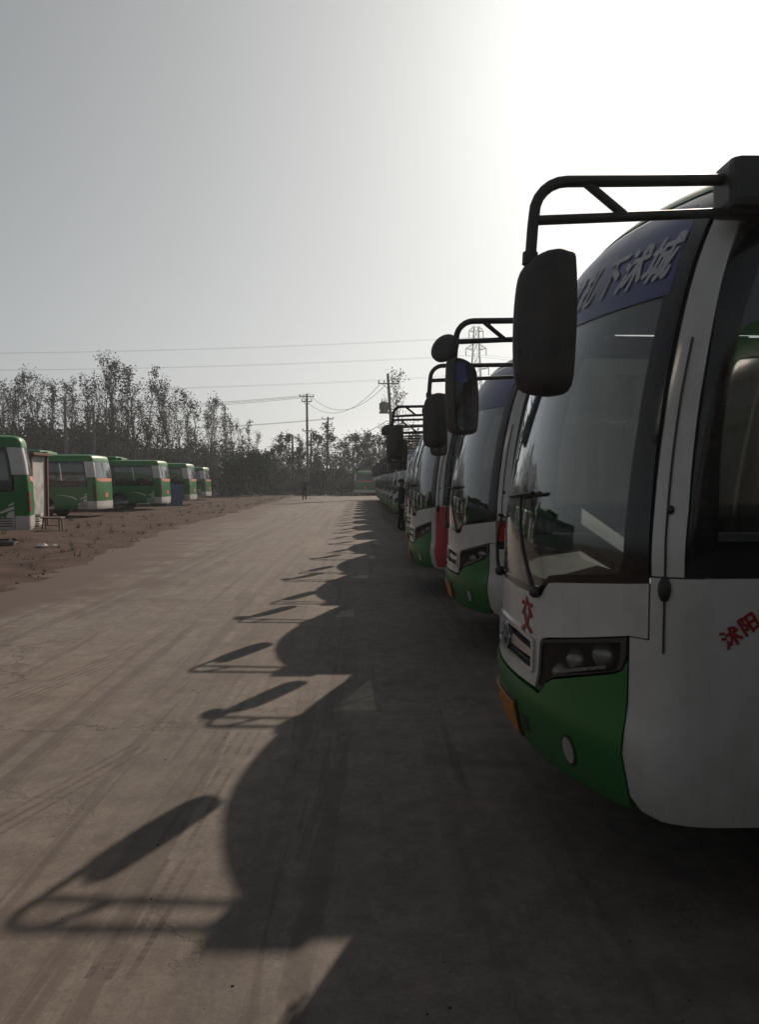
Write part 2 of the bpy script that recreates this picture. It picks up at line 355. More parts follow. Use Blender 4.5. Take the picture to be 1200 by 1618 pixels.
def spline(tab):
    xs = [t[0] for t in tab]; ys = [t[1] for t in tab]; n = len(tab)
    d = [(ys[i + 1] - ys[i]) / (xs[i + 1] - xs[i]) for i in range(n - 1)]
    m = [d[0]] + [0 if d[i - 1] * d[i] <= 0 else 2 * d[i - 1] * d[i] / (d[i - 1] + d[i]) for i in range(1, n - 1)] + [d[-1]]
    def f(x):
        if x <= xs[0]: return ys[0]
        if x >= xs[-1]: return ys[-1]
        for i in range(n - 1):
            if x <= xs[i + 1]:
                h = xs[i + 1] - xs[i]; t = (x - xs[i]) / h
                return ((2 * t**3 - 3 * t**2 + 1) * ys[i] + (t**3 - 2 * t**2 + t) * h * m[i] + (-2 * t**3 + 3 * t**2) * ys[i + 1] + (t**3 - t**2) * h * m[i + 1])
    return f

class Shell:
    """Bus skin: s = distance along the plan outline from the middle of the end face (s>0 on +y), z = height."""
    def __init__(s, W, bulge, corner, L, lean, inset, rings):
        s.W, s.L, s.rings = W, L, rings
        t1 = W - corner; pts = []
        for i in range(33):
            t = t1 * i / 32; pts.append((bulge * (t / W) ** 2, t))
        x1 = pts[-1][0]; sl = 2 * bulge * t1 / W**2; k = corner * 0.62
        p1 = (x1 + sl * k, t1 + k); p3 = (x1 + sl * corner + corner * 1.15, W); p2 = (p3[0] - corner * 0.75, W)
        for i in range(1, 17):
            t = i / 16; a, b, c, d = (1 - t)**3, 3 * t * (1 - t)**2, 3 * t * t * (1 - t), t**3
            pts.append((a * x1 + b * p1[0] + c * p2[0] + d * p3[0], a * t1 + b * p1[1] + c * p2[1] + d * W))
        S = [0.0]
        for i in range(1, len(pts)): S.append(S[-1] + math.dist(pts[i], pts[i - 1]))
        s.ss, s.pp = S, pts; s.s_side = S[-1]; s.x_side = pts[-1][0]
        s.s_end = s.s_side + L - s.x_side
        s.lean, s.inset = spline(lean), spline(inset)
    def s_of_x(s, x): return s.s_side + x - s.x_side
    def plan(s, a):
        sg = 1 if a >= 0 else -1; a = abs(a)
        if a >= s.s_side: return (s.x_side + a - s.s_side, sg * s.W)
        lo, hi = 0, len(s.ss) - 1
        while hi - lo > 1:
            mid = (lo + hi) // 2
            if s.ss[mid] <= a: lo = mid
            else: hi = mid
        t = (a - s.ss[lo]) / (s.ss[hi] - s.ss[lo]); p, q = s.pp[lo], s.pp[hi]
        return (p[0] + (q[0] - p[0]) * t, sg * (p[1] + (q[1] - p[1]) * t))
    def P(s, a, z):
        x, y = s.plan(a); return Vector((min(x + s.lean(z), s.L), y * (1 - s.inset(z) / s.W), z))
    def Nrm(s, a, z, e=0.025):
        da = s.P(a + e, z) - s.P(a - e, z); dz = s.P(a, z + e) - s.P(a, z - e)
        return dz.cross(da).normalized() * 1.0
    def at(s, a, z, off=0.0):
        n = s.Nrm(a, z); p = s.P(a, z)
        return p + n * off, n
    def patch(s, name, poly, mat, off=0.0, thick=0.02, ds=0.07, dz=0.07, holes=()):
        bm = bmesh.new(); edges = []
        for ring in (poly, *holes):
            vs = [bm.verts.new((a, z, 0)) for a, z in ring]
            edges += [bm.edges.new((vs[i], vs[(i + 1) % len(vs)])) for i in range(len(vs))]
        bmesh.ops.triangle_fill(bm, use_beauty=True, use_dissolve=False, edges=edges)
        a0 = min(p[0] for p in poly); a1 = max(p[0] for p in poly); z0 = min(p[1] for p in poly); z1 = max(p[1] for p in poly)
        def cut(ax, v):
            co = (v, 0, 0) if ax == 0 else (0, v, 0); no = (1, 0, 0) if ax == 0 else (0, 1, 0)
            bmesh.ops.bisect_plane(bm, geom=bm.verts[:] + bm.edges[:] + bm.faces[:], plane_co=co, plane_no=no, dist=1e-6)
        k = math.ceil(a0 / ds)
        while k * ds < a1:
            v = k * ds
            if abs(v) <= s.s_side + ds: cut(0, v)
            k += 1
        k = math.ceil(z0 / dz)
        while k * dz < z1: cut(1, k * dz); k += 1
        bmesh.ops.remove_doubles(bm, verts=bm.verts, dist=1e-5)
        bm.verts.index_update()
        V, F, NO = [], [], []
        for v in bm.verts:
            p, n = s.at(v.co.x, v.co.y, off); V.append(p); NO.append(n)
        nv = len(V)
        for v in bm.verts:
            p, n = s.at(v.co.x, v.co.y, off - thick); V.append(p); NO.append(-n)
        for f in bm.faces:
            idx = [v.index for v in f.verts]
            fn = (V[idx[1]] - V[idx[0]]).cross(V[idx[-1]] - V[idx[0]])
            if fn.dot(NO[idx[0]]) < 0: idx = idx[::-1]
            F.append(tuple(idx)); F.append(tuple(i + nv for i in idx[::-1]))
        for e in bm.edges:
            if len(e.link_faces) == 1:
                a, b = e.verts[0].index, e.verts[1].index
                q = [V[a], V[b], V[b + nv], V[a + nv]]; n = (q[1] - q[0]).cross(q[3] - q[0])
                if n.length < 1e-12: continue
                n.normalize(); fc = e.link_faces[0].calc_center_median(); inn = s.P(fc.x, fc.y) - V[a]
                if n.dot(inn) > 0: q = q[::-1]; n = -n
                o = len(V); V += q; NO += [n] * 4; F.append((o, o + 1, o + 2, o + 3))
        bm.free()
        return mesh(name, V, F, mat, True, [tuple(n) for n in NO])

def mirror_poly(p): return [(-a, z) for a, z in p]

def text_mesh(name, body, size, mat, place, bold=0.0, shear=0.0, rot=0.0, sx=1.0):
    cu = bpy.data.curves.new(name, 'FONT'); cu.body = body; cu.size = size; cu.align_x = 'CENTER'; cu.align_y = 'CENTER'
    cu.offset = bold; cu.resolution_u = 3
    o = bpy.data.objects.new(name, cu); COL.objects.link(o)
    dg = bpy.context.evaluated_depsgraph_get(); me0 = o.evaluated_get(dg).to_mesh()
    V = [v.co.copy() for v in me0.vertices]; F = [tuple(p.vertices) for p in me0.polygons]
    o.evaluated_get(dg).to_mesh_clear(); bpy.data.objects.remove(o); bpy.data.curves.remove(cu)
    if V:
        cx = (min(v.x for v in V) + max(v.x for v in V)) / 2; cy = (min(v.y for v in V) + max(v.y for v in V)) / 2
    out = []
    for v in V:
        x, y = (v.x - cx) * sx, v.y - cy; x += shear * y
        x, y = x * math.cos(rot) - y * math.sin(rot), x * math.sin(rot) + y * math.cos(rot)
        out.append(place(x, y))
    return out, F

# ------------------------------------------------------------------ ground
def sheet(x0, x1, y0, y1, z, nx=1, ny=1):
    V = [(x0 + (x1 - x0) * i / nx, y0 + (y1 - y0) * j / ny, z) for j in range(ny + 1) for i in range(nx + 1)]
    F = [(j * (nx + 1) + i, j * (nx + 1) + i + 1, (j + 1) * (nx + 1) + i + 1, (j + 1) * (nx + 1) + i) for j in range(ny) for i in range(nx)]
    return V, F
V, F = sheet(-420, 420, -60, 780, -0.12)
tag(link('ground', mesh('ground', V, F, 'field')), kind='structure')
# the concrete lot: its left edge is ragged where the dirt creeps over it
edge_tab = [(-30, -14), (-5, -9.4), (4, -7.4), (8, -6.2), (11.4, -5.5), (17, -6.0), (25, -6.6), (40, -7.0), (60, -7.4), (74, -7.6), (84, -8)]
edge_x = spline(edge_tab)
V = []; F = []
EDGE = (0.0, 0.6, 1.5, 2.6, 4.2); NE = 6
ys = [-30 + i * 0.5 for i in range(int(114 / 0.5) + 1)]
for y in ys:
    e = edge_x(y) + 0.28 * mnoise.noise((y * 0.8, 3.1, 0)) + 0.5 * mnoise.noise((y * 0.16, 9.1, 0))
    V += [(e + q, y, 0.0) for q in EDGE] + [(26.0, y, 0.0)]
for i in range(len(ys) - 1):
    for q in range(NE - 1): F.append((NE * i + q, NE * i + q + 1, NE * (i + 1) + q + 1, NE * (i + 1) + q))
n0 = len(V); V2 = V + [(V[NE * i][0], V[NE * i][1], -0.3) for i in range(len(ys))] + [(x, y, -0.3) for x, y, z in V[-NE:]]
for i in range(len(ys) - 1): F.append((NE * i, NE * (i + 1), n0 + i + 1, n0 + i))
for q in range(NE - 1): F.append((n0 - NE + q, n0 - NE + q + 1, n0 + len(ys) + q + 1, n0 + len(ys) + q))
me = mesh('concrete_lot', V2, F, 'lot'); at_ = me.attributes.new('dusty', 'FLOAT', 'POINT')
dv_ = [(1.0, 0.78, 0.5, 0.22, 0.0, 0.0)[i % NE] for i in range(n0)] + [1.0] * (len(V2) - n0)
at_.data.foreach_set('value', dv_)
tag(link('concrete_lot', me), kind='structure')
# rough reddish dirt to the left
V = []; F = []; nx, ny = 110, 240
for j in range(ny + 1):
    y = -12 + 102 * (j / ny)
    e = edge_x(min(y, 84)) + 0.9
    for i in range(nx + 1):
        t = (i / nx) ** 1.6; x = e - t * 42
        d = e - x
        h = 0.035 + 0.0 * d + 0.07 * mnoise.fractal((x * 0.55, y * 0.55, 1.7), 0.9, 2.0, 5) * min(1, d * 0.6) + 0.03 * mnoise.noise((x * 2.6, y * 2.6, 4)) * min(1, d)
        h -= 0.075 * max(0.0, 1 - d / 1.3)
        V.append((x, y, h))
for j in range(ny):
    for i in range(nx):
        a = j * (nx + 1) + i; F.append((a + 1, a, a + nx + 1, a + nx + 2))
tag(link('dirt_verge', mesh('dirt_verge', V, F, 'dirt', True)), kind='structure')

# ------------------------------------------------------------------ front-facing coach shell
W = 1.15
front = Shell(W, 0.30, 0.15, 7.4,
    [(0.36, 0.07), (0.42, 0.025), (0.52, 0.0), (0.64, -0.02), (0.70, -0.012), (0.78, 0.0), (1.30, 0.005), (1.55, 0.03), (1.82, 0.075), (2.09, 0.14), (2.36, 0.225), (2.60, 0.345), (2.68, 0.415), (2.75, 0.49)],
    [(0.36, 0.02), (0.55, 0.0), (1.25, 0.0), (2.0, 0.025), (2.4, 0.05), (2.60, 0.085), (2.68, 0.12), (2.75, 0.165)],
    [(2.72, .456, .144), (2.75, .49, .165), (2.81, .58, .23), (2.86, .70, .34), (2.90, .88, .52), (2.93, 1.1, .75), (2.945, 1.3, .98), (2.95, 1.4, 1.15)])

def roof_mesh(sh, name, mat, ds=0.08):
    S = []; a = 0.0
    while a < sh.s_side: S.append(a); a += ds
    S.append(sh.s_side); k = 1
    while sh.s_side + k * 0.8 < sh.s_end: S.append(sh.s_side + k * 0.8); k += 1
    S.append(sh.s_end); S = [-x for x in S[:0:-1]] + S
    rings = spline([(i, r[0]) for i, r in enumerate(sh.rings)]), spline([(i, r[1]) for i, r in enumerate(sh.rings)]), spline([(i, r[2]) for i, r in enumerate(sh.rings)])
    K = (len(sh.rings) - 1) * 3; V = []; F = []
    for j in range(K + 1):
        q = j / 3
        for a in S:
            x, y = sh.plan(a); V.append((min(x + rings[1](q), sh.L), y * (1 - rings[2](q) / sh.W), rings[0](q)))
    n = len(S)
    for j in range(K):
        for i in range(n - 1): F.append((j * n + i, (j + 1) * n + i, (j + 1) * n + i + 1, j * n + i + 1))
    return mesh(name, V, F, mat, True)

def rear_mesh(sh, name, mat, zb):
    pts = [(sh.P(sh.s_end, z).y, z) for z in [zb + (sh.rings[0][0] - zb) * i / 16 for i in range(17)]] + [(sh.W - r[2], r[0]) for r in sh.rings[1:]]
    V = []; F = []
    for y, z in pts: V += [(sh.L, -y, z), (sh.L, y, z)]
    for i in range(len(pts) - 1): F.append((2 * i, 2 * i + 1, 2 * i + 3, 2 * i + 2))
    return mesh(name, V, F, mat)

def side_lower_poly(sh, a0, zb, zt, x_arches, x_end, rad=0.50, zc=0.48, first=None):
    """lower side panel from a0 to x_end with round wheel arches"""
    p = list(first) if first else [(a0, zt), (a0, zb)]
    for xc in x_arches:
        sc = sh.s_of_x(xc); h = math.sqrt(max(rad**2 - (zb - zc)**2, 0)); th0 = math.atan2(zb - zc, -h); th1 = math.atan2(zb - zc, h)
        for k in range(15):
            th = math.pi - (-(math.pi - abs(th0)) if th0 < 0 else 0) if False else None
        a_s = math.pi - math.asin((zb - zc) / rad); a_e = math.asin((zb - zc) / rad)
        for k in range(15):
            th = a_s + (a_e - a_s) * k / 14; p.append((sc + rad * math.cos(th), zc + rad * math.sin(th)))
    se = sh.s_of_x(x_end); p += [(se, zb), (se, zt)]
    return p

SPEC = []      # (part name, key, parent key, mesh, detail level)  level 0 = every bus, 1 = near buses only
def spec(name, key, par, me, lvl=0): SPEC.append((name, key, par, me, lvl))

ZB = 0.40
def build_coach():
    sh = front
    # ---- front skin
    ws_bot = [(0.0, 1.10), (0.44, 1.10), (0.475, 1.105), (0.50, 1.135), (0.54, 1.165), (0.60, 1.175), (1.135, 1.235)]
    half = [(0.0, 0.705), (0.445, 0.705), (0.462, 0.90), (0.48, 0.922), (0.52, 0.935), (0.80, 0.99), (1.062, 1.045), (1.135, 1.045), (1.135, 1.240)] + [(a, z + 0.004) for a, z in ws_bot[::-1][1:]]
    full = mirror_poly(half)[::-1][:-1] if False else None
    right = half
    left = mirror_poly(half)
    poly = right[0:] + left[::-1][1:-1] if False else right + left[::-1]
    # drop the doubled centre vertices
    poly = [p for i, p in enumerate(poly) if not (i >= len(right) and abs(p[0]) < 1e-9)]
    gr = [(0.40, 0.755), (0.415, 0.77), (0.415, 0.895), (0.40, 0.91), (0.2, 0.93), (-0.2, 0.93), (-0.40, 0.91), (-0.415, 0.895), (-0.415, 0.77), (-0.40, 0.755), (-0.2, 0.765), (0.2, 0.765)]
    spec('front_panel', 'front_panel', None, sh.patch('front_panel', poly, 'white', holes=(gr,)))
    hb = [(0.0, ZB - 0.03), (0.6, ZB - 0.025), (1.0, ZB + 0.0), (1.060, ZB + 0.01), (1.060, 0.955), (1.04, 0.915), (1.0, 0.893), (0.93, 0.872), (0.60, 0.775), (0.545, 0.745), (0.515, 0.70), (0.49, 0.685), (0.452, 0.690), (0.0, 0.695)]
    poly = hb + [p for p in mirror_poly(hb)[::-1] if abs(p[0]) > 1e-9]
    spec('bumper', 'bumper', None, sh.patch('bumper', poly, 'green', off=0.006, thick=0.03, ds=0.0613, dz=0.0617))
    # bumper lip
    for sg in (1, -1):
        side = 'far' if sg > 0 else 'near'
        f = (lambda p: p) if sg > 0 else mirror_poly
        # headlight
        hl = [(0.457, 0.705), (0.472, 0.90), (0.49, 0.918), (0.53, 0.928), (1.053, 1.036), (1.05, 0.96), (1.03, 0.915), (0.99, 0.90), (0.925, 0.880), (0.60, 0.785), (0.535, 0.752), (0.505, 0.705)]
        spec('headlight', 'hl' + side, None, sh.patch('headlight', f(hl), 'black', off=-0.07, thick=0.01))
        ring = [(0.457, 0.705), (0.472, 0.90), (0.49, 0.918), (0.53, 0.928), (1.053, 1.036), (1.05, 0.96), (1.03, 0.915), (0.99, 0.90), (0.925, 0.880), (0.60, 0.785), (0.535, 0.752), (0.505, 0.705)]
        cx = sum(a for a, z in ring) / len(ring); cz = sum(z for a, z in ring) / len(ring)
        inner = [(a + (cx - a) * 0.06 + (0.008 if a < 0.6 else -0.008), z + (cz - z) * 0.13) for a, z in ring]
        spec('bezel', 'bz' + side, 'hl' + side, sh.patch('bezel', f(ring), 'black', off=0.004, thick=0.075, holes=(f(inner),)))
        spec('lens', 'ln' + side, 'hl' + side, sh.patch('lens', f(ring), 'lens', off=0.001, thick=0.004))
        for a, z, r in ((0.66, 0.868, 0.052), (0.845, 0.925, 0.062), (0.535, 0.79, 0.045)):
            c, n = sh.at(sg * a, z, -0.045); mb = MB(); q = n.to_track_quat('Z', 'Y'); vv = []
            for k in range(5):
                t = k / 4; rr = r * math.sin(math.pi / 2 * min(1, 0.15 + t)); zz = 0.03 * (1 - t)
                vv += [c + q @ Vector((rr * math.cos(b * math.pi / 9), rr * math.sin(b * math.pi / 9), -0.03 + 0.05 * (1 - t) ** 1.2)) for b in range(18)]
            ff = [(k * 18 + b, (k + 1) * 18 + b, (k + 1) * 18 + (b + 1) % 18, k * 18 + (b + 1) % 18) for k in range(4) for b in range(18)] + [tuple(range(18))]
            mb.add(vv, ff, True); spec('reflector', 'rf', 'hl' + side, mb.mesh('reflector', 'lamp'), 1)
        pl = [(0.60, 0.80), (0.92, 0.893), (0.92, 0.905), (0.60, 0.815)]
        spec('light_strip', 'ls', 'hl' + side, sh.patch('light_strip', f(pl), 'lamp', off=-0.02, thick=0.02), 1)
        # fog lamp
        c = sg * 0.735; el = [(c + 0.036 * math.cos(t * math.pi / 10), 0.525 + 0.052 * math.sin(t * math.pi / 10)) for t in range(20)]
        el2 = [(c + 0.047 * math.cos(t * math.pi / 10), 0.525 + 0.064 * math.sin(t * math.pi / 10)) for t in range(20)]
        spec('fog_lamp', 'fl' + side, None, sh.patch('fog_lamp', el2, 'black', off=0.010, thick=0.02))
        spec('lens', 'fg', 'fl' + side, sh.patch('fog_lens', el, 'lamp', off=0.014, thick=0.01))
        # side lower panel in white with wheel arches, the corner piece reaches the headlight
        first = [(1.142, 1.262), (1.142, 1.04), (1.064, 1.04), (1.064, 0.8), (1.064, 0.62), (1.065, ZB + 0.06), (1.10, ZB + 0.012), (1.16, ZB - 0.01)]
        sp_ = side_lower_poly(sh, 1.07, ZB - 0.01, 1.262, (2.05, 5.6), 7.38, first=first)
        spec('side_panel', 'sp' + side, None, sh.patch('side_panel', f(sp_), 'white', off=0.0, thick=0.03, dz=0.14))
        # white windscreen pillar
        pil = [(1.145, 1.268), (1.252, 1.268), (1.246, 1.5), (1.215, 2.0), (1.175, 2.5), (1.19, 2.56), (1.065, 2.56), (1.085, 2.3), (1.12, 1.8)]
        spec('pillar', 'pl' + side, None, sh.patch('pillar', f(pil), 'white', off=0.0, thick=0.03))
        ln = [(1.00, 1.26), (1.335, 1.26), (1.285, 2.2), (1.285, 2.56), (0.95, 2.56), (0.98, 2.3), (1.02, 1.8)]
        spec('pillar_trim', 'pt' + side, 'pl' + side, sh.patch('pillar_trim', f(ln), 'interior', off=-0.04, thick=0.01))
        for xs in (1.34, 2.58, 3.82, 5.06, 6.30):
            spec('window_post', 'wpo', 'pl' + side, sh.patch('window_post', f([(sh.s_of_x(xs) - 0.05, 1.26), (sh.s_of_x(xs) + 0.05, 1.26), (sh.s_of_x(xs) + 0.05, 2.51), (sh.s_of_x(xs) - 0.05, 2.51)]), 'interior', off=-0.03, thick=0.02, dz=0.3))
        # hinge knobs and the black drip seal along the pillar
        mb = MB()
        pts = [sh.at(sg * (1.19 - 0.055 * max(0, (z - 1.3)) / 1.1), z, 0.004)[0] for z in [1.0 + 0.1 * i for i in range(12)]]
        mb.tube(pts, 0.004, 5); spec('seal', 'sl', 'pl' + side, mb.mesh('seal', 'black'), 1)
        for z, rr in ((1.225, 0.03), (1.50, 0.016)):
            c, n = sh.at(sg * 1.19, z, 0.008); mb = MB(); mb.ell(c, rr * 0.8, rr * 0.6, rr * (1.5 if rr > 0.02 else 1.0), 10, 6); spec('hinge_cap', 'hc', 'pl' + side, mb.mesh('hinge_cap', 'black'), 1)
        # side windows: one driver window and four more, each a black frame and a pane
        x0s = [(None, 1.32), (1.36, 2.56), (2.60, 3.80), (3.84, 5.04), (5.08, 6.28), (6.32, 7.2)]
        for i, (xa, xb) in enumerate(x0s):
            zb_, zt_ = 1.272, 2.47
            if xa is None:
                o = [(1.260, zb_), (sh.s_of_x(1.32), zb_), (sh.s_of_x(1.32), zt_ + 0.03), (1.26, zt_ + 0.04), (1.215, 2.47), (1.195, 2.38), (1.19, 2.30), (1.225, 2.0), (1.254, 1.5)]
                inn = [(1.36, zb_ + 0.12), (sh.s_of_x(1.32) - 0.03, zb_ + 0.12), (sh.s_of_x(1.32) - 0.03, zt_ - 0.10), (1.30, zt_ - 0.10), (1.295, 2.20), (1.32, 1.75)]
            else:
                sa, sb = sh.s_of_x(xa), sh.s_of_x(xb)
                o = [(sa, zb_), (sb, zb_), (sb, zt_ + 0.03), (sa, zt_ + 0.03)]
                inn = [(sa + 0.035, zb_ + 0.10), (sb - 0.035, zb_ + 0.10), (sb - 0.035, zt_ - 0.08), (sa + 0.035, zt_ - 0.08)]
            k = 'w%s%d' % (side, i)
            spec('side_window', k, None, sh.patch('side_window', f(o), 'frit', off=-0.004, thick=0.02, dz=0.2, holes=(f(inn),)))
            spec('pane', k + 'p', k, sh.patch('pane', f(inn), 'sideglass', off=-0.010, thick=0.005, dz=0.2))
        # black/green cant rail over the windows
        cr = [(1.06, 2.565), (1.00, 2.66), (0.98, 2.72), (sh.s_end, 2.72), (sh.s_end, 2.508), (1.27, 2.515), (1.225, 2.53), (1.19, 2.565)]
        spec('cant_rail', 'cr' + side, None, sh.patch('cant_rail', f(cr), 'roofgreen', off=0.0, thick=0.02, dz=0.1))
    # ---- windscreen
    up = [(1.10, 1.8), (1.055, 2.35), (1.035, 2.56), (0.985, 2.66), (0.95, 2.70), (0.80, 2.715), (0.0, 2.715)]
    right = [p for p in ws_bot] + up
    poly = right + [p for p in mirror_poly(right)[::-1] if abs(p[0]) > 1e-9]
    spec('windscreen', 'ws', None, sh.patch('windscreen', poly, 'glass', off=-0.006, thick=0.006, ds=0.045, dz=0.045))
    rin = [(0.0, 1.135), (0.42, 1.135), (0.46, 1.15), (0.53, 1.20), (0.62, 1.215), (1.0, 1.26), (1.02, 1.32), (1.0, 1.8), (0.955, 2.35), (0.93, 2.55), (0.88, 2.64), (0.75, 2.675), (0.0, 2.685)]
    inn = rin + [p for p in mirror_poly(rin)[::-1] if abs(p[0]) > 1e-9]
    # frit printed round the rim, just inside the glass
    spec('frit', 'wf', 'ws', sh.patch('frit', poly, 'frit', off=-0.0035, thick=0.002, ds=0.06, dz=0.06, holes=(inn,)))
    # blue banner behind the top of the glass
    bn = [(-0.99, 2.285), (0.99, 2.285), (0.955, 2.56), (0.90, 2.655), (0.76, 2.69), (-0.76, 2.69), (-0.90, 2.655), (-0.955, 2.56)]
    spec('banner', 'bn', 'ws', sh.patch('banner', bn, 'banner', off=-0.002, thick=0.002, ds=0.06, dz=0.06))
    # header strip between glass and roof
    hd = [(-1.06, 2.567), (-1.03, 2.567), (-0.98, 2.592), (0.98, 2.592), (1.03, 2.567), (1.06, 2.567), (1.18, 2.565), (1.18, 2.60), (0.98, 2.61), (-0.98, 2.61), (-1.18, 2.60), (-1.18, 2.565)]
    spec('roof', 'roof', None, roof_mesh(sh, 'roof', 'roofgreen'))
    spec('rear_panel', 'rear', None, rear_mesh(sh, 'rear_panel', 'green', 0.42))
    # ---- grille
    gi = [(0.385, 0.775), (0.39, 0.785), (0.39, 0.88), (0.38, 0.892), (0.2, 0.91), (-0.2, 0.91), (-0.38, 0.892), (-0.39, 0.88), (-0.39, 0.785), (-0.385, 0.775), (-0.2, 0.785), (0.2, 0.785)]
    spec('grille', 'gr', None, sh.patch('grille', gr, 'black', off=-0.045, thick=0.01))
    spec('grille_frame', 'grf', 'gr', sh.patch('grille_frame', gr, 'chrome', off=0.012, thick=0.055, holes=(gi,)))
    for sg in (1, -1):
        f = (lambda p: p) if sg > 0 else mirror_poly
        spec('grille_bar', 'gb', 'gr', sh.patch('grille_bar', f([(0.085, 0.845), (0.10, 0.825), (0.388, 0.79 + 0.03), (0.388, 0.855), (0.12, 0.875)]), 'chrome', off=0.006, thick=0.03))
        spec('grille_bar', 'gb', 'gr', sh.patch('grille_bar', f([(0.10, 0.797), (0.388, 0.787), (0.388, 0.797), (0.10, 0.806)]), 'black', off=-0.005, thick=0.02), 1)
    el = lambda r1, r2: [(r1 * math.cos(t * math.pi / 14), 0.848 + r2 * math.sin(t * math.pi / 14)) for t in range(28)]
    spec('emblem', 'em', 'gr', sh.patch('emblem', el(0.072, 0.062), 'chrome', off=0.016, thick=0.02, holes=(el(0.058, 0.048),)))
    st = []
    for k in range(6):
        a = math.pi / 2 + k * math.pi / 3; r = 0.058 if k % 2 == 0 else 0.012; st.append((r * math.cos(a), 0.848 + r * math.sin(a) * 0.85))
    spec('emblem', 'em2', 'gr', sh.patch('emblem_star', st, 'chrome', off=0.018, thick=0.02))
    # ---- number plate
    spec('number_plate', 'np', None, sh.patch('number_plate', [(-0.22, 0.435), (0.22, 0.435), (0.22, 0.575), (-0.22, 0.575)], 'plate', off=0.022, thick=0.006))
    spec('plate_frame', 'npf', 'np', sh.patch('plate_frame', [(-0.235, 0.42), (0.235, 0.42), (0.235, 0.59), (-0.235, 0.59)], 'black', off=0.014, thick=0.008))
    for sg in (1, -1):
        f = (lambda p: p) if sg > 0 else mirror_poly
        spec('tow_cover', 'tc', 'bumper', sh.patch('tow_cover', f([(0.29, 0.47), (0.37, 0.475), (0.37, 0.55), (0.29, 0.545)]), 'black', off=0.008, thick=0.02), 1)
    # ---- bracket and mirrors
    for sg in (1, -1):
        side = 'far' if sg > 0 else 'near'; yb = sg * 1.13
        mb = MB(); mb.box(0.50, 0.86, yb - 0.085, yb + 0.085, 2.50, 2.672, 0.03); spec('bracket_mount', 'bm' + side, None, mb.mesh('bracket_mount', 'black'))
        mb = MB()
        arc = [(-0.135 + 0.11 * (1 - math.cos(t)), yb, 2.497 + 0.11 * math.sin(t)) for t in [i * math.pi / 12 for i in range(7)]]
        mb.tube([(-0.17, yb, 1.98), (-0.165, yb, 2.1), (-0.15, yb, 2.3), (-0.14, yb, 2.45)] + arc + [(0.2, yb, 2.610), (0.80, yb, 2.622)], 0.019, 10)
        mb.tube([(-0.138, yb, 2.477), (0.2, yb, 2.492), (0.80, yb, 2.520)], 0.017, 8)
        mb.tube([(0.04, yb, 2.602), (0.17, yb, 2.497)], 0.016, 8)
        for zc in (2.35, 2.03): mb.tube([(-0.149 if zc > 2.2 else -0.168, yb, zc - 0.02), (-0.147 if zc > 2.2 else -0.166, yb, zc + 0.02)], 0.026, 10)
        spec('mirror_bracket', 'mb' + side, None, mb.mesh('mirror_bracket', 'black'))
        # rectangular mirror: tall tapered housing with a rounded back
        prof = [(-0.075, -0.27), (0.03, -0.285), (0.085, -0.25), (0.10, -0.12), (0.105, 0.06), (0.10, 0.20), (0.085, 0.245), (0.0, 0.235), (-0.07, 0.19), (-0.095, 0.10), (-0.105, -0.05), (-0.10, -0.20)]
        n_ = len(prof); cr_ = lambda a, b, c, d, t: tuple(0.5 * (2 * b[q] + (c[q] - a[q]) * t + (2 * a[q] - 5 * b[q] + 4 * c[q] - d[q]) * t * t + (3 * b[q] - a[q] - 3 * c[q] + d[q]) * t ** 3) for q in (0, 1))
        prof = [cr_(prof[j - 1], prof[j], prof[(j + 1) % n_], prof[(j + 2) % n_], t) for j in range(n_) for t in (0, .33, .67)]
        def rounded(k): return [(p * k[0], q * k[1]) for p, q in prof]
        lay = [(-0.05, (1.0, 1.0)), (-0.035, (1.03, 1.01)), (0.02, (1.02, 1.0)), (0.05, (0.93, 0.965)), (0.068, (0.75, 0.88)), (0.075, (0.5, 0.7))]
        vv = []; ff = []; n = len(prof)
        for d, k in lay: vv += [(d, p * 0.95, q * 0.89) for p, q in rounded(k)]
        for j in range(len(lay) - 1):
            for i in range(n): ff.append((j * n + i, j * n + (i + 1) % n, (j + 1) * n + (i + 1) % n, (j + 1) * n + i))
        ff.append(tuple(range(n))[::-1]); ff.append(tuple((len(lay) - 1) * n + i for i in range(n)))
        rot = Matrix.Rotation(R(180 + 40 if sg < 0 else 180 - 58), 3, 'Z'); c = Vector((-0.10, yb, 2.145))
        vv = [c + rot @ Vector(v) for v in vv]
        mb = MB(); mb.add(vv, ff, True)
        spec('mirror', 'mr' + side, None, mb.mesh('mirror', 'mirrorback'))
        gv = [c + rot @ Vector((-0.052, p * 0.84, q * 0.80)) for p, q in prof]
        spec('mirror_glass', 'mg', 'mr' + side, mesh('mirror_glass', gv, [tuple(range(n))], 'mirrorglass'))
    # round wide-angle mirror on the far bracket only
    mb = MB(); c = Vector((-0.215, 1.13, 2.445)); q = Vector((0.55, 0.75, -0.35)).to_track_quat('Z', 'Y'); vv = []; ff = []
    lay = [(0.03, 0.092), (0.024, 0.097), (0.012, 0.098), (0.0, 0.088), (-0.007, 0.055), (-0.010, 0.02)]
    for d, r in lay: vv += [c + q @ Vector((r * math.cos(k * math.pi / 12), r * math.sin(k * math.pi / 12), d)) for k in range(24)]
    for j in range(len(lay) - 1):
        for i in range(24): ff.append((j * 24 + i, j * 24 + (i + 1) % 24, (j + 1) * 24 + (i + 1) % 24, (j + 1) * 24 + i))
    ff += [tuple(range(24))[::-1], tuple(5 * 24 + i for i in range(24))]
    mb.add(vv, ff, True); mb.tube([c, (-0.145, 1.13, 2.42)], 0.012, 6)
    spec('round_mirror', 'rm', None, mb.mesh('round_mirror', 'mirrorback'))
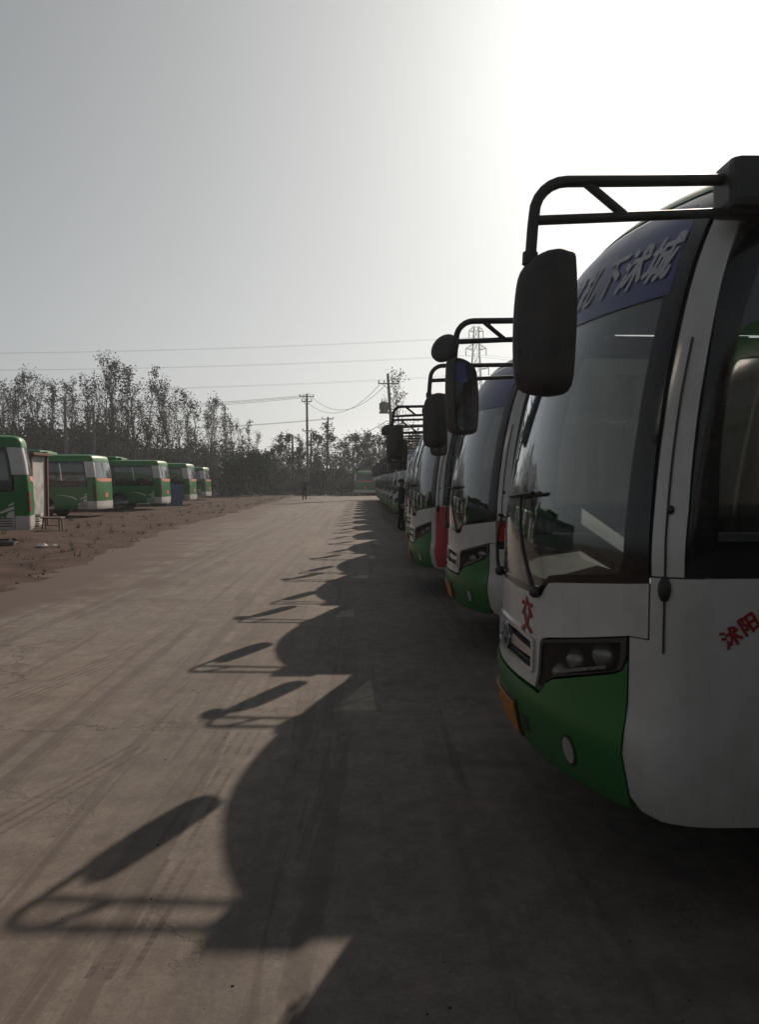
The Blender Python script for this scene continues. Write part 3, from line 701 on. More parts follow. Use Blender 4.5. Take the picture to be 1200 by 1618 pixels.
    spec('mirror_glass', 'mg2', 'rm', mesh('round_mirror_glass', [c + q @ Vector((0.084 * math.cos(k * math.pi / 12), 0.084 * math.sin(k * math.pi / 12), 0.032)) for k in range(24)], [tuple(range(24))], 'mirrorglass'))
    # ---- marker lamp on the far corner
    p, n = sh.at(1.13, 1.27, 0.0); mb = MB()
    mb.box(p.x - 0.16, p.x + 0.02, p.y - 0.02, p.y + 0.05, p.z - 0.10, p.z - 0.04, 0.01); mb.box(p.x - 0.17, p.x - 0.08, p.y - 0.025, p.y + 0.035, p.z - 0.07, p.z + 0.085, 0.012)
    spec('marker_lamp', 'ml', None, mb.mesh('marker_lamp', 'black'))
    mb = MB(); mb.box(p.x - 0.165, p.x - 0.115, p.y - 0.033, p.y - 0.015, p.z - 0.05, p.z + 0.075, 0.008); spec('lens', 'mll', 'ml', mb.mesh('marker_lens', 'amber'))
    # ---- wipers
    for a0, z0, a1, z1, b0, b1 in ((-0.44, 1.12, -0.20, 1.53, 0.02, -0.42), (0.35, 1.12, 0.56, 1.40, 0.76, 0.36)):
        mb = MB(); pts = [sh.at(a0 + (a1 - a0) * t, z0 + (z1 - z0) * t, 0.022 + 0.012 * math.sin(t * 3.14))[0] for t in (0, .2, .45, .7, 1)]
        mb.tube(pts, [0.012, 0.010, 0.009, 0.007, 0.006], 8)
        c, n = sh.at(a0, z0, 0.015); mb.ell(c, 0.028, 0.028, 0.028, 10, 6)
        k = 'wp%.1f' % a0; spec('wiper_arm', k, None, mb.mesh('wiper_arm', 'black'))
        mb = MB(); zz = z1
        mb.tube([sh.at(b0 + (b1 - b0) * t, zz + 0.03 * (t - 0.4), 0.014)[0] for t in (0, .25, .5, .75, 1)], 0.007, 6)
        mb.tube([sh.at(b0 + (b1 - b0) * t, zz + 0.03 * (t - 0.4), 0.034)[0] for t in (0.1, .3, .5, .7, .9)], 0.006, 6)
        for t in (0.15, 0.4, 0.6, 0.85):
            mb.tube([sh.at(b0 + (b1 - b0) * t, zz + 0.03 * (t - 0.4), 0.012)[0], sh.at(b0 + (b1 - b0) * t, zz + 0.03 * (t - 0.4), 0.038)[0]], 0.008, 6)
        spec('wiper_blade', k + 'b', k, mb.mesh('wiper_blade', 'black'))
    # ---- chassis, wheels, cabin
    mb = MB(); mb.box(0.35, 7.3, -1.05, 1.05, 0.42, 0.62, 0.02); spec('floor', 'floor', None, mb.mesh('floor', 'interior'))
    for xc in (2.05, 5.6):
        for sg in (1, -1):
            k = 'wh%.1f%d' % (xc, sg); yc = sg * 0.98
            def lathe(pr, n=28):
                vv = []; ff = []
                for r, y in pr: vv += [(xc + r * math.cos(2 * math.pi * i / n), yc + sg * y, 0.40 + r * math.sin(2 * math.pi * i / n)) for i in range(n)]
                for j in range(len(pr) - 1):
                    for i in range(n): ff.append((j * n + i, j * n + (i + 1) % n, (j + 1) * n + (i + 1) % n, (j + 1) * n + i))
                return vv, ff
            mb = MB(); mb.add(*lathe([(0.24, 0.10), (0.33, 0.12), (0.385, 0.10), (0.40, 0.06), (0.40, -0.08), (0.38, -0.11), (0.24, -0.11)]), True); spec('wheel', k, None, mb.mesh('wheel', 'rubber'))
            mb = MB(); mb.add(*lathe([(0.245, 0.09), (0.22, 0.07), (0.20, 0.0), (0.12, -0.01), (0.10, 0.05), (0.06, 0.08), (0.001, 0.085)]), True); spec('rim', k + 'r', k, mb.mesh('rim', 'steel'))
    mb = MB()
    vv = []; ff = []; S = [-1.05 + 2.1 * i / 20 for i in range(21)]
    for off, z in ((-0.10, 0.65), (-0.07, 1.08), (-0.10, 1.15), (-0.42, 1.19), (-0.60, 1.10), (-0.62, 0.65)):
        for a in S: p = sh.at(a, min(max(z, 0.8), 1.2), 0)[0]; vv.append((p.x - off, p.y * 0.96, z))
    for j in range(5):
        for i in range(20): ff.append((j * 21 + i, j * 21 + i + 1, (j + 1) * 21 + i + 1, (j + 1) * 21 + i))
    mb.add(vv, ff, False); mb.box(0.58, 0.86, -0.92, -0.28, 1.10, 1.27, 0.05)
    spec('dashboard', 'dash', None, mb.mesh('dashboard', 'dash'))
    mb = MB(); rot = Matrix.Rotation(R(-38), 3, 'Y'); c = Vector((0.98, -0.6, 1.22))
    mb.tube([c + rot @ Vector((0.23 * math.cos(t * math.pi / 12), 0.23 * math.sin(t * math.pi / 12), 0)) for t in range(25)], 0.016, 6, False)
    mb.tube([c + rot @ Vector((0, -0.22, 0)), c, c + rot @ Vector((0, 0.22, 0))], 0.014, 6); mb.tube([c, (0.78, -0.6, 1.0)], 0.03, 8)
    spec('steering_wheel', 'stw', None, mb.mesh('steering_wheel', 'black'), 1)
    def seat(x, y, w, key, m='seat'):
        mb = MB(); mb.box(x - 0.22, x + 0.22, y - w / 2, y + w / 2, 0.92, 1.05, 0.04)
        mb.box(x + 0.18, x + 0.30, y - w / 2 + 0.01, y + w / 2 - 0.01, 1.0, 1.66, 0.045, Matrix.Rotation(R(10), 3, 'Y'))
        mb.box(x + 0.25, x + 0.35, y - w * 0.3, y + w * 0.3, 1.66, 1.82, 0.035); mb.box(x - 0.1, x + 0.1, y - 0.12, y + 0.12, 0.6, 0.93, 0.01)
        spec('seat', key, None, mb.mesh('seat', m), 1)
    seat(1.45, -0.6, 0.52, 'drv')
    for i in range(5):
        for y in (-0.82, -0.38, 0.38, 0.82):
            if i == 0 and y > 0: continue
            seat(2.5 + i * 0.82, y, 0.42, 'st')
    for x, y in ((1.22, -0.98), (1.9, -0.28), (1.55, 0.35), (3.3, -0.15), (4.5, 0.15)):
        mb = MB(); mb.tube([(x, y, 0.62), (x, y, 2.55)], 0.017, 8); k = 'hr%.1f' % x; spec('handrail', k, None, mb.mesh('handrail', 'rail'), 1)
        mb = MB(); mb.tube([(x, y, 2.0), (x, y, 2.45)], 0.026, 8); spec('sleeve', k + 's', k, mb.mesh('sleeve', 'interior'), 1)
    mb = MB(); mb.tube([(1.9, -0.3, 1.45), (1.9, -0.95, 1.45)], 0.015, 8); mb.box(1.88, 1.92, -1.0, -0.3, 0.62, 1.40, 0.01); spec('partition', 'pt', None, mb.mesh('partition', 'interior'), 1)
    mb = MB(); mb.box(0.9, 7.2, -0.98, 0.98, 2.50, 2.54); spec('ceiling_lining', 'cl', None, mb.mesh('ceiling_lining', 'lining'))
    # ---- top lamps on the roof edge
    for y in (-0.6, 0.6):
        mb = MB(); mb.ell((0.86, y, 2.865), 0.05, 0.045, 0.035, 12, 6); spec('roof_lamp', 'rl', None, mb.mesh('roof_lamp', 'black'))
build_coach()

def place_coach(loc, label, detail, rz=0.0):
    root = empty('bus', loc, rz)
    tag(root, label, 'bus', 'buses parked side by side in the right-hand row')
    made = {}
    for name, key, par, me, lvl in SPEC:
        if lvl > detail: continue
        o = link(name, me, made[par] if par else root); made.setdefault(key, o)
    return root, made

ORD = ['nearest', 'second', 'third', 'fourth', 'fifth', 'sixth', 'seventh', 'eighth', 'ninth', 'tenth', 'eleventh', 'twelfth', 'thirteenth', 'fourteenth', 'fifteenth', 'sixteenth', 'seventeenth', 'eighteenth']
near_y = [-1.45, 2.60, 6.74, 10.45, 14.0, 17.3, 21.0, 25.1, 28.9, 32.7, 36.4, 40.2, 44.0, 47.8, 51.6, 55.4, 59.2, 63.0]
nose_x = [0.76, 0.70, 0.85, 0.66, 0.80, 0.98, 1.10, 1.12, 1.02, 0.95, 0.90, 0.86, 0.82, 0.80, 0.78, 0.76, 0.74, 0.72]
coaches = []
for i, (y, x) in enumerate(zip(near_y, nose_x)):
    i -= 1
    if i == -1: lab = 'unseen white and green bus added beside the camera, just outside the right edge of the picture'  # added out of view: continues the row and darkens the nearest bus's side
    elif i == 0: lab = 'white and green bus nearest the camera, blue lettered banner across its windscreen'
    elif i == 1: lab = 'white and green bus second in the right-hand row, just behind the nearest one'
    elif i == 2: lab = 'white and green bus with a red side panel, third in the right-hand row'
    elif i == 16: lab = 'white and green bus at the far end of the right-hand row'
    else: lab = 'white and green bus, %s from the camera in the right-hand row' % ORD[i]
    root, made = place_coach((x, y + W, 0), lab, 1 if 0 <= i < 4 else 0, R([0, 0.6, -0.8, 1.6, -1.5, 0.9, -1.9, 2.1, -0.6, 1.2, -1.7, 0.4, 1.9, -1.1, 0.8, -2.0, 1.4][i]) if i > 0 else 0)
    # bracket reach differs from bus to bus
    reach = {1: -0.17, 2: -0.15}.get(i, random.uniform(-0.17, 0.06) if i > 2 else 0.0)
    for k in ('mbnear', 'mbfar', 'mrnear', 'mrfar', 'rm'): made[k].location.x = reach
    if i == 1:
        for k in ('mbfar', 'mrfar', 'rm'): made[k].location.x = 0.10
    coaches.append((root, made))
# lettering on the nearest bus
root, made = coaches[1]; sh = front
def lettering(name, chars, mat, spots, size, par, off, **kw):
    VV, FF = [], []
    for ch, (a, z) in zip(chars, spots):
        b = kw.get('bold', 0.0); k2 = {k: v for k, v in kw.items() if k != 'bold'}
        for n_, (dx, dy) in enumerate(((0, 0), (b, b), (-b, b), (b, -b), (-b, -b)) if b else ((0, 0),)):   # thick brush strokes
            v, f = text_mesh('t', ch, size, mat, lambda x, y: sh.at(a - x - dx, z + y + dy, off + 0.0004 * n_)[0], **k2); o = len(VV)
            VV += v; FF += [tuple(i + o for i in q) for q in f]
    if VV: link(name, mesh(name, VV, FF, mat), par)
lettering('lettering', '扎下沭城', 'lettering', [(-0.36, 2.445), (-0.54, 2.445), (-0.71, 2.445), (-0.875, 2.445)], 0.19, made['ws'], 0.0015, bold=0.0045, shear=0.18, sx=0.84)
lettering('lettering', '墟', 'lettering', [(-0.17, 2.445)], 0.19, made['ws'], 0.0015, bold=0.0045, shear=0.18, sx=0.84)
lettering('lettering', '交', 'redtext', [(-0.315, 1.0)], 0.17, made['front_panel'], 0.003, bold=0.003, sx=0.85)
for ch, a, z, r in (('沭', 1.415, 1.065, 32), ('阳', 1.475, 1.11, 34), ('公', 1.54, 1.148, 26), ('交', 1.61, 1.172, 14)):
    lettering('lettering', ch, 'redtext', [(-a, z)], 0.072, made['spnear'], 0.003, bold=0.002, rot=R(r))
# pale folded card left on the dashboard of the nearest bus
V = [(0, 0, 0), (0.30, 0.02, 0.05), (0.62, 0.10, 0.02), (0.05, 0.30, 0.20), (0.33, 0.32, 0.26), (0.60, 0.36, 0.20)]
V2 = [Vector(v) for v in V] + [Vector(v) + Vector((0, 0, -0.006)) for v in V]
F = [(0, 1, 4, 3), (1, 2, 5, 4), (9, 10, 7, 6), (10, 11, 8, 7), (0, 6, 7, 1), (1, 7, 8, 2), (2, 8, 11, 5), (5, 11, 10, 4), (4, 10, 9, 3), (3, 9, 6, 0)]
card = link('folded_card', mesh('folded_card', V2, F, 'litter'), None, (1.22, 3.25, 1.21), (0, 0, R(70)))
tag(card, 'pale folded card lying on the dashboard behind the nearest windscreen', 'card')
# red advertising panel on the third bus
root, made = coaches[3]
link('red_panel', front.patch('red_panel', mirror_poly([(1.155, 0.42), (front.s_of_x(1.48), 0.42), (front.s_of_x(1.48), 1.25), (1.155, 1.25)]), 'red', off=0.004, thick=0.004), made['spnear'])

# ------------------------------------------------------------------ buses on the left, seen from behind
tail = Shell(W, 0.10, 0.13, 7.6,
    [(0.34, 0.03), (0.45, 0.0), (0.72, 0.0), (1.5, 0.02), (2.0, 0.07), (2.42, 0.15)],
    [(0.34, 0.02), (0.5, 0.0), (1.3, 0.0), (2.42, 0.05)],
    [(2.42, .15, .05), (2.54, .165, .06), (2.62, .195, .085), (2.67, .24, .13), (2.70, .31, .23), (2.72, .45, .45), (2.735, .65, .78), (2.74, .8, 1.15)])
TSPEC = []
def tspec(name, key, par, me): TSPEC.append((name, key, par, me))
def build_tail():
    sh = tail; S = sh.s_of_x
    tspec('roof', 'roof', None, roof_mesh(sh, 'tail_roof', 'roofgreen'))
    mb = MB(); mb.box(2.6, 4.6, -0.72, 0.72, 2.70, 2.93, 0.10); mb.box(2.35, 2.75, -0.55, 0.55, 2.70, 2.86, 0.07)
    tspec('air_conditioner', 'ac', 'roof', mb.mesh('air_conditioner', 'green'))
    mb = MB(); mb.box(4.62, 4.8, -0.3, 0.3, 2.73, 2.98, 0.03); tspec('fan_housing', 'fan', 'roof', mb.mesh('fan_housing', 'black'))
    tspec('front_panel', 'fp', None, rear_mesh(sh, 'front_panel', 'green', 0.40))
    tspec('rear_bumper', 'rb', None, sh.patch('rear_bumper', [(-1.44, 0.36), (1.44, 0.36), (1.44, 0.715), (-1.44, 0.715)], 'white', off=0.012, thick=0.03))
    tspec('engine_hatch', 'eh', None, sh.patch('engine_hatch', [(-0.985, 0.722), (0.985, 0.722), (0.985, 1.70), (-0.985, 1.70)], 'green'))
    tspec('orange_band', 'ob', None, sh.patch('orange_band', [(-0.90, 1.60), (-0.5, 1.55), (0.5, 1.55), (0.90, 1.60), (0.97, 1.70), (-0.97, 1.70)], 'orange', off=0.006))
    tspec('rear_window', 'rw', None, sh.patch('rear_window', [(-0.985, 1.707), (0.985, 1.707), (0.95, 2.36), (0.90, 2.415), (-0.90, 2.415), (-0.95, 2.36)], 'sideglass', thick=0.006))
    tspec('number_plate', 'np', 'eh', sh.patch('number_plate', [(-0.2, 0.86), (0.2, 0.86), (0.2, 1.06), (-0.2, 1.06)], 'plate', off=0.012, thick=0.01))
    tspec('plate_recess', 'npr', 'eh', sh.patch('plate_recess', [(-0.34, 0.82), (0.34, 0.82), (0.34, 1.10), (-0.34, 1.10)], 'black', off=0.004, thick=0.01))
    for sg in (1, -1):
        f = (lambda p: p) if sg > 0 else mirror_poly; k = str(sg)
        tspec('corner_panel', 'cp' + k, None, sh.patch('corner_panel', f([(0.992, 0.722), (1.44, 0.722), (1.44, 1.73), (0.992, 1.73)]), 'green'))
        tspec('tail_lamp', 'tl' + k, 'cp' + k, sh.patch('tail_lamp', f([(1.03, 0.80), (1.13, 0.80), (1.13, 1.35), (1.03, 1.35)]), 'black', off=0.008, thick=0.012))
        for z0 in (0.84, 1.02, 1.20):
            tspec('lens', 'tll', 'cp' + k, sh.patch('lens', f([(1.045, z0), (1.115, z0), (1.115, z0 + 0.10), (1.045, z0 + 0.10)]), 'amber', off=0.014, thick=0.008))
        tspec('rear_pillar', 'rp' + k, None, sh.patch('rear_pillar', f([(0.992, 1.738), (1.47, 1.738), (1.47, 2.41), (0.955, 2.41), (0.96, 2.36)]), 'white'))
        sp_ = side_lower_poly(sh, 1.45, 0.36, 1.31, (2.35, 5.9), 7.58)
        tspec('side_panel', 'sp' + k, None, sh.patch('side_panel', f(sp_), 'green', dz=0.2))
        # white brush-stroke livery sweeping up to the rear corner
        st = [[(1.46, 0.37), (1.84, 0.37), (1.84, 0.62), (1.72, 0.70), (1.66, 0.66), (1.60, 0.80), (1.46, 0.84)],
              [(2.87, 0.37), (3.75, 0.37), (3.5, 0.42), (3.2, 0.45), (2.9, 0.52), (2.86, 0.46)],
              [(1.46, 0.88), (1.75, 0.78), (1.80, 0.81), (1.62, 0.90), (1.46, 0.96)],
              [(1.46, 1.0), (1.60, 0.95), (1.58, 0.99), (1.46, 1.06)],
              [(1.90, 0.74), (2.12, 0.86), (2.4, 0.93), (2.8, 0.98), (2.4, 0.97), (2.1, 0.92), (1.93, 0.84)]]
        for q in st:
            tspec('livery_stroke', 'lv', 'sp' + k, sh.patch('livery_stroke', f(q), 'white', off=0.004, thick=0.004))
        for i in range(4):
            tspec('vent_slat', 'vs', 'sp' + k, sh.patch('vent_slat', f([(1.50, 0.46 + i * 0.06), (1.80, 0.46 + i * 0.06), (1.80, 0.485 + i * 0.06), (1.50, 0.485 + i * 0.06)]), 'black', off=0.010, thick=0.01))
        for i, (xa, xb) in enumerate(((None, 1.95), (2.0, 3.35), (3.4, 4.75), (4.8, 6.15), (6.2, 7.5))):
            sa = 1.478 if xa is None else S(xa); sb = S(xb) + (0.6 if xa is None else 0)
            if xa == 2.0: sa = S(1.95) + 0.64
            o = [(sa, 1.318), (sb, 1.318), (sb, 2.41), (sa, 2.41)]; i1 = [(sa + 0.06, 1.60), (sb - 0.05, 1.60), (sb - 0.05, 2.33), (sa + 0.06, 2.33)]
            kk = 'w%s%d' % (k, i)
            tspec('side_window', kk, None, sh.patch('side_window', f(o), 'frit', off=-0.003, dz=0.3, holes=(f(i1),)))
            tspec('pane', kk + 'p', kk, sh.patch('pane', f(i1), 'sideglass', off=-0.01, thick=0.005, dz=0.3))
            mid = (sa + sb) / 2
            tspec('window_bar', kk + 'b', kk, sh.patch('window_bar', f([(mid - 0.02, 1.6), (mid + 0.02, 1.6), (mid + 0.02, 2.33), (mid - 0.02, 2.33)]), 'chrome', off=-0.002, thick=0.01))
    mb = MB(); mb.box(0.3, 7.4, -1.05, 1.05, 0.40, 0.60, 0.02); tspec('floor', 'floor', None, mb.mesh('floor', 'interior'))
    for i in range(6):
        for y in (-0.6, 0.6):
            x = 1.3 + i * 0.95; mb = MB(); mb.box(x, x + 0.12, y - 0.42, y + 0.42, 1.0, 1.72, 0.04); mb.box(x - 0.4, x + 0.05, y - 0.42, y + 0.42, 0.90, 1.02, 0.03); mb.box(x - 0.2, x, y - 0.1, y + 0.1, 0.6, 0.9)
            tspec('seat', 'st', None, mb.mesh('seat', 'seat'))
    wheels = [(n, k, p, m) for n, k, p, m, l in SPEC if n in ('wheel', 'rim')]
    for n, k, p, m in wheels:
        m2 = m.copy(); m2.transform(Matrix.Translation((0.30, 0, -0.02))); tspec(n, 't' + k, ('t' + p) if p else None, m2)
build_tail()
def place_tail(loc, rz, label):
    root = empty('bus', loc, rz); tag(root, label, 'bus', 'green buses parked on the left'); made = {}
    for name, key, par, me in TSPEC:
        o = link(name, me, made[par] if par else root); made.setdefault(key, o)
    return root, made
# nose of the shell points to +x in the world: rotate half a turn; y given at the middle of the rear face
place_tail((-8.75, 20.35, 0.02), R(180 + 23), 'green bus cut off by the left edge of the picture, nearest of the left-hand buses')
place_tail((-11.55, 34.3, 0.02), R(180), 'green bus with a roof air conditioner beside the whitewashed shed')
place_tail((-11.10, 43.0, 0.02), R(181), 'long green bus third from the left edge, orange band under its rear window')
place_tail((-11.30, 50.6, 0.02), R(180), 'green bus behind the blue board, fourth from the left edge')
place_tail((-12.95, 63.5, 0.02), R(179), 'smallest-looking green bus, last of the left-hand line by the dirt heaps')
place_tail((-0.25, 84.2, -0.08), R(90), 'green bus parked crosswise at the end of the concrete lane')
place_tail((2.0, 87.0, -0.08), R(90), 'green bus half hidden behind the end of the right-hand row')

# ------------------------------------------------------------------ shed, boards, bench, litter
def simple(name, mb, mat, label=None, cat=None, group=None, parent=None, loc=None, rot=None, kind=None):
    o = link(name, mb.mesh(name, mat), parent, loc, rot); tag(o, label, cat, group, kind); return o
shed = empty('shed', (-13.85, 27.7, 0.0)); tag(shed, 'whitewashed shed with red-brown frame between the two nearest green buses on the left', 'shed')
mb = MB(); mb.box(-2.3, 2.1, -0.6, 0.6, 0, 2.5); simple('wall', mb, 'wallwhite', parent=shed)
mb = MB(); mb.box(-2.4, 2.28, -0.75, 0.75, 2.5, 2.60, 0.02); simple('roof', mb, 'brick', parent=shed)
for x, y in ((2.13, -0.66), (2.13, 0.64), (-2.3, -0.66)):
    mb = MB(); mb.box(x - 0.05, x + 0.05, y - 0.05, y + 0.05, 0, 2.5, 0.01); simple('post', mb, 'brick', parent=shed)
mb = MB(); mb.box(-0.6, 0.3, -0.63, -0.602, 0.1, 2.0, 0.01); simple('door', mb, 'wood', parent=shed)
for i in range(6):
    mb = MB(); mb.box(-0.75, 0.75, -0.10, 0.10, -0.025, 0.025, 0.006)
    o = simple('timber_board', mb, 'litter' if i % 2 else 'wood', ['lowest', 'second lowest', 'third', 'fourth', 'second highest', 'topmost'][i] + ' board of the pale timber pile by the shed', 'board', 'timber pile by the shed', loc=(-11.75 + random.uniform(-.06, .06), 26.1 + random.uniform(-.03, .03), 0.10 + i * 0.075), rot=(random.uniform(-.02, .02), random.uniform(-.02, .02), random.uniform(-.1, .1)))
bench = empty('bench', (-9.85, 24.2, 0.05)); tag(bench, 'small low wooden bench on the dirt by the nearest left bus', 'bench')
mb = MB(); mb.box(-0.33, 0.33, -0.16, 0.16, 0.38, 0.425, 0.008); simple('seat', mb, 'wood', parent=bench)
for x in (-0.24, 0.24):
    for y in (-0.1, 0.1):
        mb = MB(); mb.tube([(x * 1.12, y * 1.3, 0), (x, y, 0.39)], [0.024, 0.028], 6); simple('leg', mb, 'wood', parent=bench)
mb = MB(); mb.tube([(-0.255, 0, 0.16), (0.255, 0, 0.16)], 0.018, 6); simple('stretcher', mb, 'wood', parent=bench)
mb = MB(); mb.box(-0.40, 0.40, -0.015, 0.015, -0.68, 0.68, 0.004)
simple('board', mb, 'blue', 'blue upright board leaning on the fourth green bus', 'board', loc=(-12.15, 49.22, 0.72), rot=(R(-6), 0, 0))
def crumple(w, d, h, seed, n=9):
    mb = MB(); V = []; F = []
    for j in range(n + 1):
        for i in range(n + 1):
            u, v = i / n - 0.5, j / n - 0.5; r = max(0, 1 - (u * u + v * v) * 3.6)
            q = mnoise.noise((u * 5 + seed, v * 5, seed)); V.append((u * w * (1 + 0.3 * q), v * d * (1 + 0.3 * q), 0.008 + h * r * abs(mnoise.noise((u * 7, v * 7 + seed, 2 * seed)) * 1.6 + 0.3)))
    for j in range(n):
        for i in range(n): a = j * (n + 1) + i; F.append((a, a + 1, a + n + 2, a + n + 1))
    mb.add(V, F); return mb
simple('litter', crumple(0.26, 0.2, 0.07, 1.3), 'litter', 'white crumpled scrap of litter on the dirt, nearest the camera', 'litter', 'litter on the dirt', loc=(-7.72, 18.3, 0.06))
simple('litter', crumple(0.14, 0.14, 0.05, 4.3), 'litter', 'small white scrap of litter just right of the larger one', 'litter', 'litter on the dirt', loc=(-7.45, 18.4, 0.06))
simple('litter', crumple(0.3, 0.25, 0.10, 7.7), 'litter', 'white scrap of litter under the bumper of the nearest left bus', 'litter', 'litter on the dirt', loc=(-8.9, 19.3, 0.05))
simple('litter', crumple(0.45, 0.3, 0.22, 9.1), 'litter', 'white scrap of litter at the far end of the lane beside the bushes', 'litter', 'litter on the dirt', loc=(-4.4, 82.5, 0.01))
mb = MB(); mb.tube([(-1.1, 0, 0.08), (-0.4, 0.05, 0.09), (0.5, -0.04, 0.085), (1.0, 0.03, 0.07)], [0.09, 0.10, 0.09, 0.06], 9)
simple('log', mb, 'bark', 'dark log lying on the dirt at the left edge', 'log', loc=(-9.5, 18.6, 0.02))
def stones(n, region, smin, smax, seed):
    rnd = random.Random(seed); mb = MB()
    for _ in range(n):
        x, y, z = region(rnd); r = rnd.uniform(smin, smax); q = [rnd.uniform(0.6, 1.2) for _ in range(6)]
        a = rnd.uniform(0, 3)
        pts = [(r * q[0], 0, 0), (0, r * q[1], 0), (-r * q[2], 0, 0), (0, -r * q[3], 0), (0, 0, r * q[4] * 0.7), (0, 0, -r * 0.3)]
        mb.add([(x + px * math.cos(a) - py * math.sin(a), y + px * math.sin(a) + py * math.cos(a), z + pz) for px, py, pz in pts],
               [(0, 1, 4), (1, 2, 4), (2, 3, 4), (3, 0, 4), (1, 0, 5), (2, 1, 5), (3, 2, 5), (0, 3, 5)])
    return mb
def reg_dirt(r):
    y = 8 + 55 * r.random() ** 1.5; return (edge_x(y) + 0.3 - r.random() ** 1.3 * 12, y, 0.03)
o = simple('rubble', stones(1600, reg_dirt, 0.010, 0.040, 5), 'dirt', 'small stones and clods scattered over the dirt', 'rubble', kind='stuff')
def reg_lot(r): return (r.uniform(-5, 1.0), 2.2 + 16 * r.random() ** 1.6, 0.0)
simple('grit', stones(300, reg_lot, 0.002, 0.008, 8), 'soil', 'loose grit and pebbles on the concrete lot', 'grit', kind='stuff')
def weeds(n, seed):
    rnd = random.Random(seed); mb = MB(); V, F = [], []
    for _ in range(n):
        y = 12 + 68 * rnd.random() ** 1.2; x = edge_x(y) - rnd.random() ** 1.6 * 14 - 0.2; k = rnd.randint(5, 11); h = rnd.uniform(.05, .22)
        for _ in range(k):
            a = rnd.uniform(0, 6.28); l = rnd.uniform(.3, .9) * h; bx, by = x + rnd.gauss(0, .04), y + rnd.gauss(0, .04); w = .008 + .03 * h; o = len(V)
            V += [(bx - w * math.sin(a), by + w * math.cos(a), .02), (bx + w * math.sin(a), by - w * math.cos(a), .02), (bx + l * math.cos(a) * .7, by + l * math.sin(a) * .7, .03 + h * rnd.uniform(.6, 1))]; F.append((o, o + 1, o + 2))
    mb.add(V, F); return mb
simple('weeds', weeds(420, 31), 'scrub', 'dry weeds growing in tufts on the dirt', 'weeds', kind='stuff')
def heap(w, d, h, seed):
    mb = MB(); V = []; F = []; n = 30
    for j in range(n + 1):
        for i in range(n + 1):
            u, v = 2 * i / n - 1, 2 * j / n - 1; r = max(0, 1 - math.sqrt(u * u + v * v)); 
            V.append((u * w / 2, v * d / 2, -0.1 + h * (r ** 0.75) * (0.75 + 0.7 * mnoise.fractal((u * 3 + seed, v * 3, seed), 0.8, 2, 5))))
    for j in range(n):
        for i in range(n): a = j * (n + 1) + i; F.append((a, a + 1, a + n + 2, a + n + 1))
    mb.add(V, F); return mb
for x, y, w, d, h, s_, lab in ((-11.2, 85.5, 6.5, 4, 1.7, 1, 'dark earth heap left of the person at the end of the lane'), (-14.2, 82.5, 6, 3.5, 1.0, 2, 'low dark earth heap just right of the last green bus on the left'),
                               (-18.5, 84, 8, 4, 1.3, 3, 'dark earth heap behind the last green bus on the left'), (-12.0, 90, 8, 4, 1.7, 5, 'earth heap rising behind the other dark heaps')):
    simple('earth_heap', heap(w, d, h, s_), 'soil', lab, 'heap', 'earth heaps at the end of the lot', loc=(x, y, 0.0))

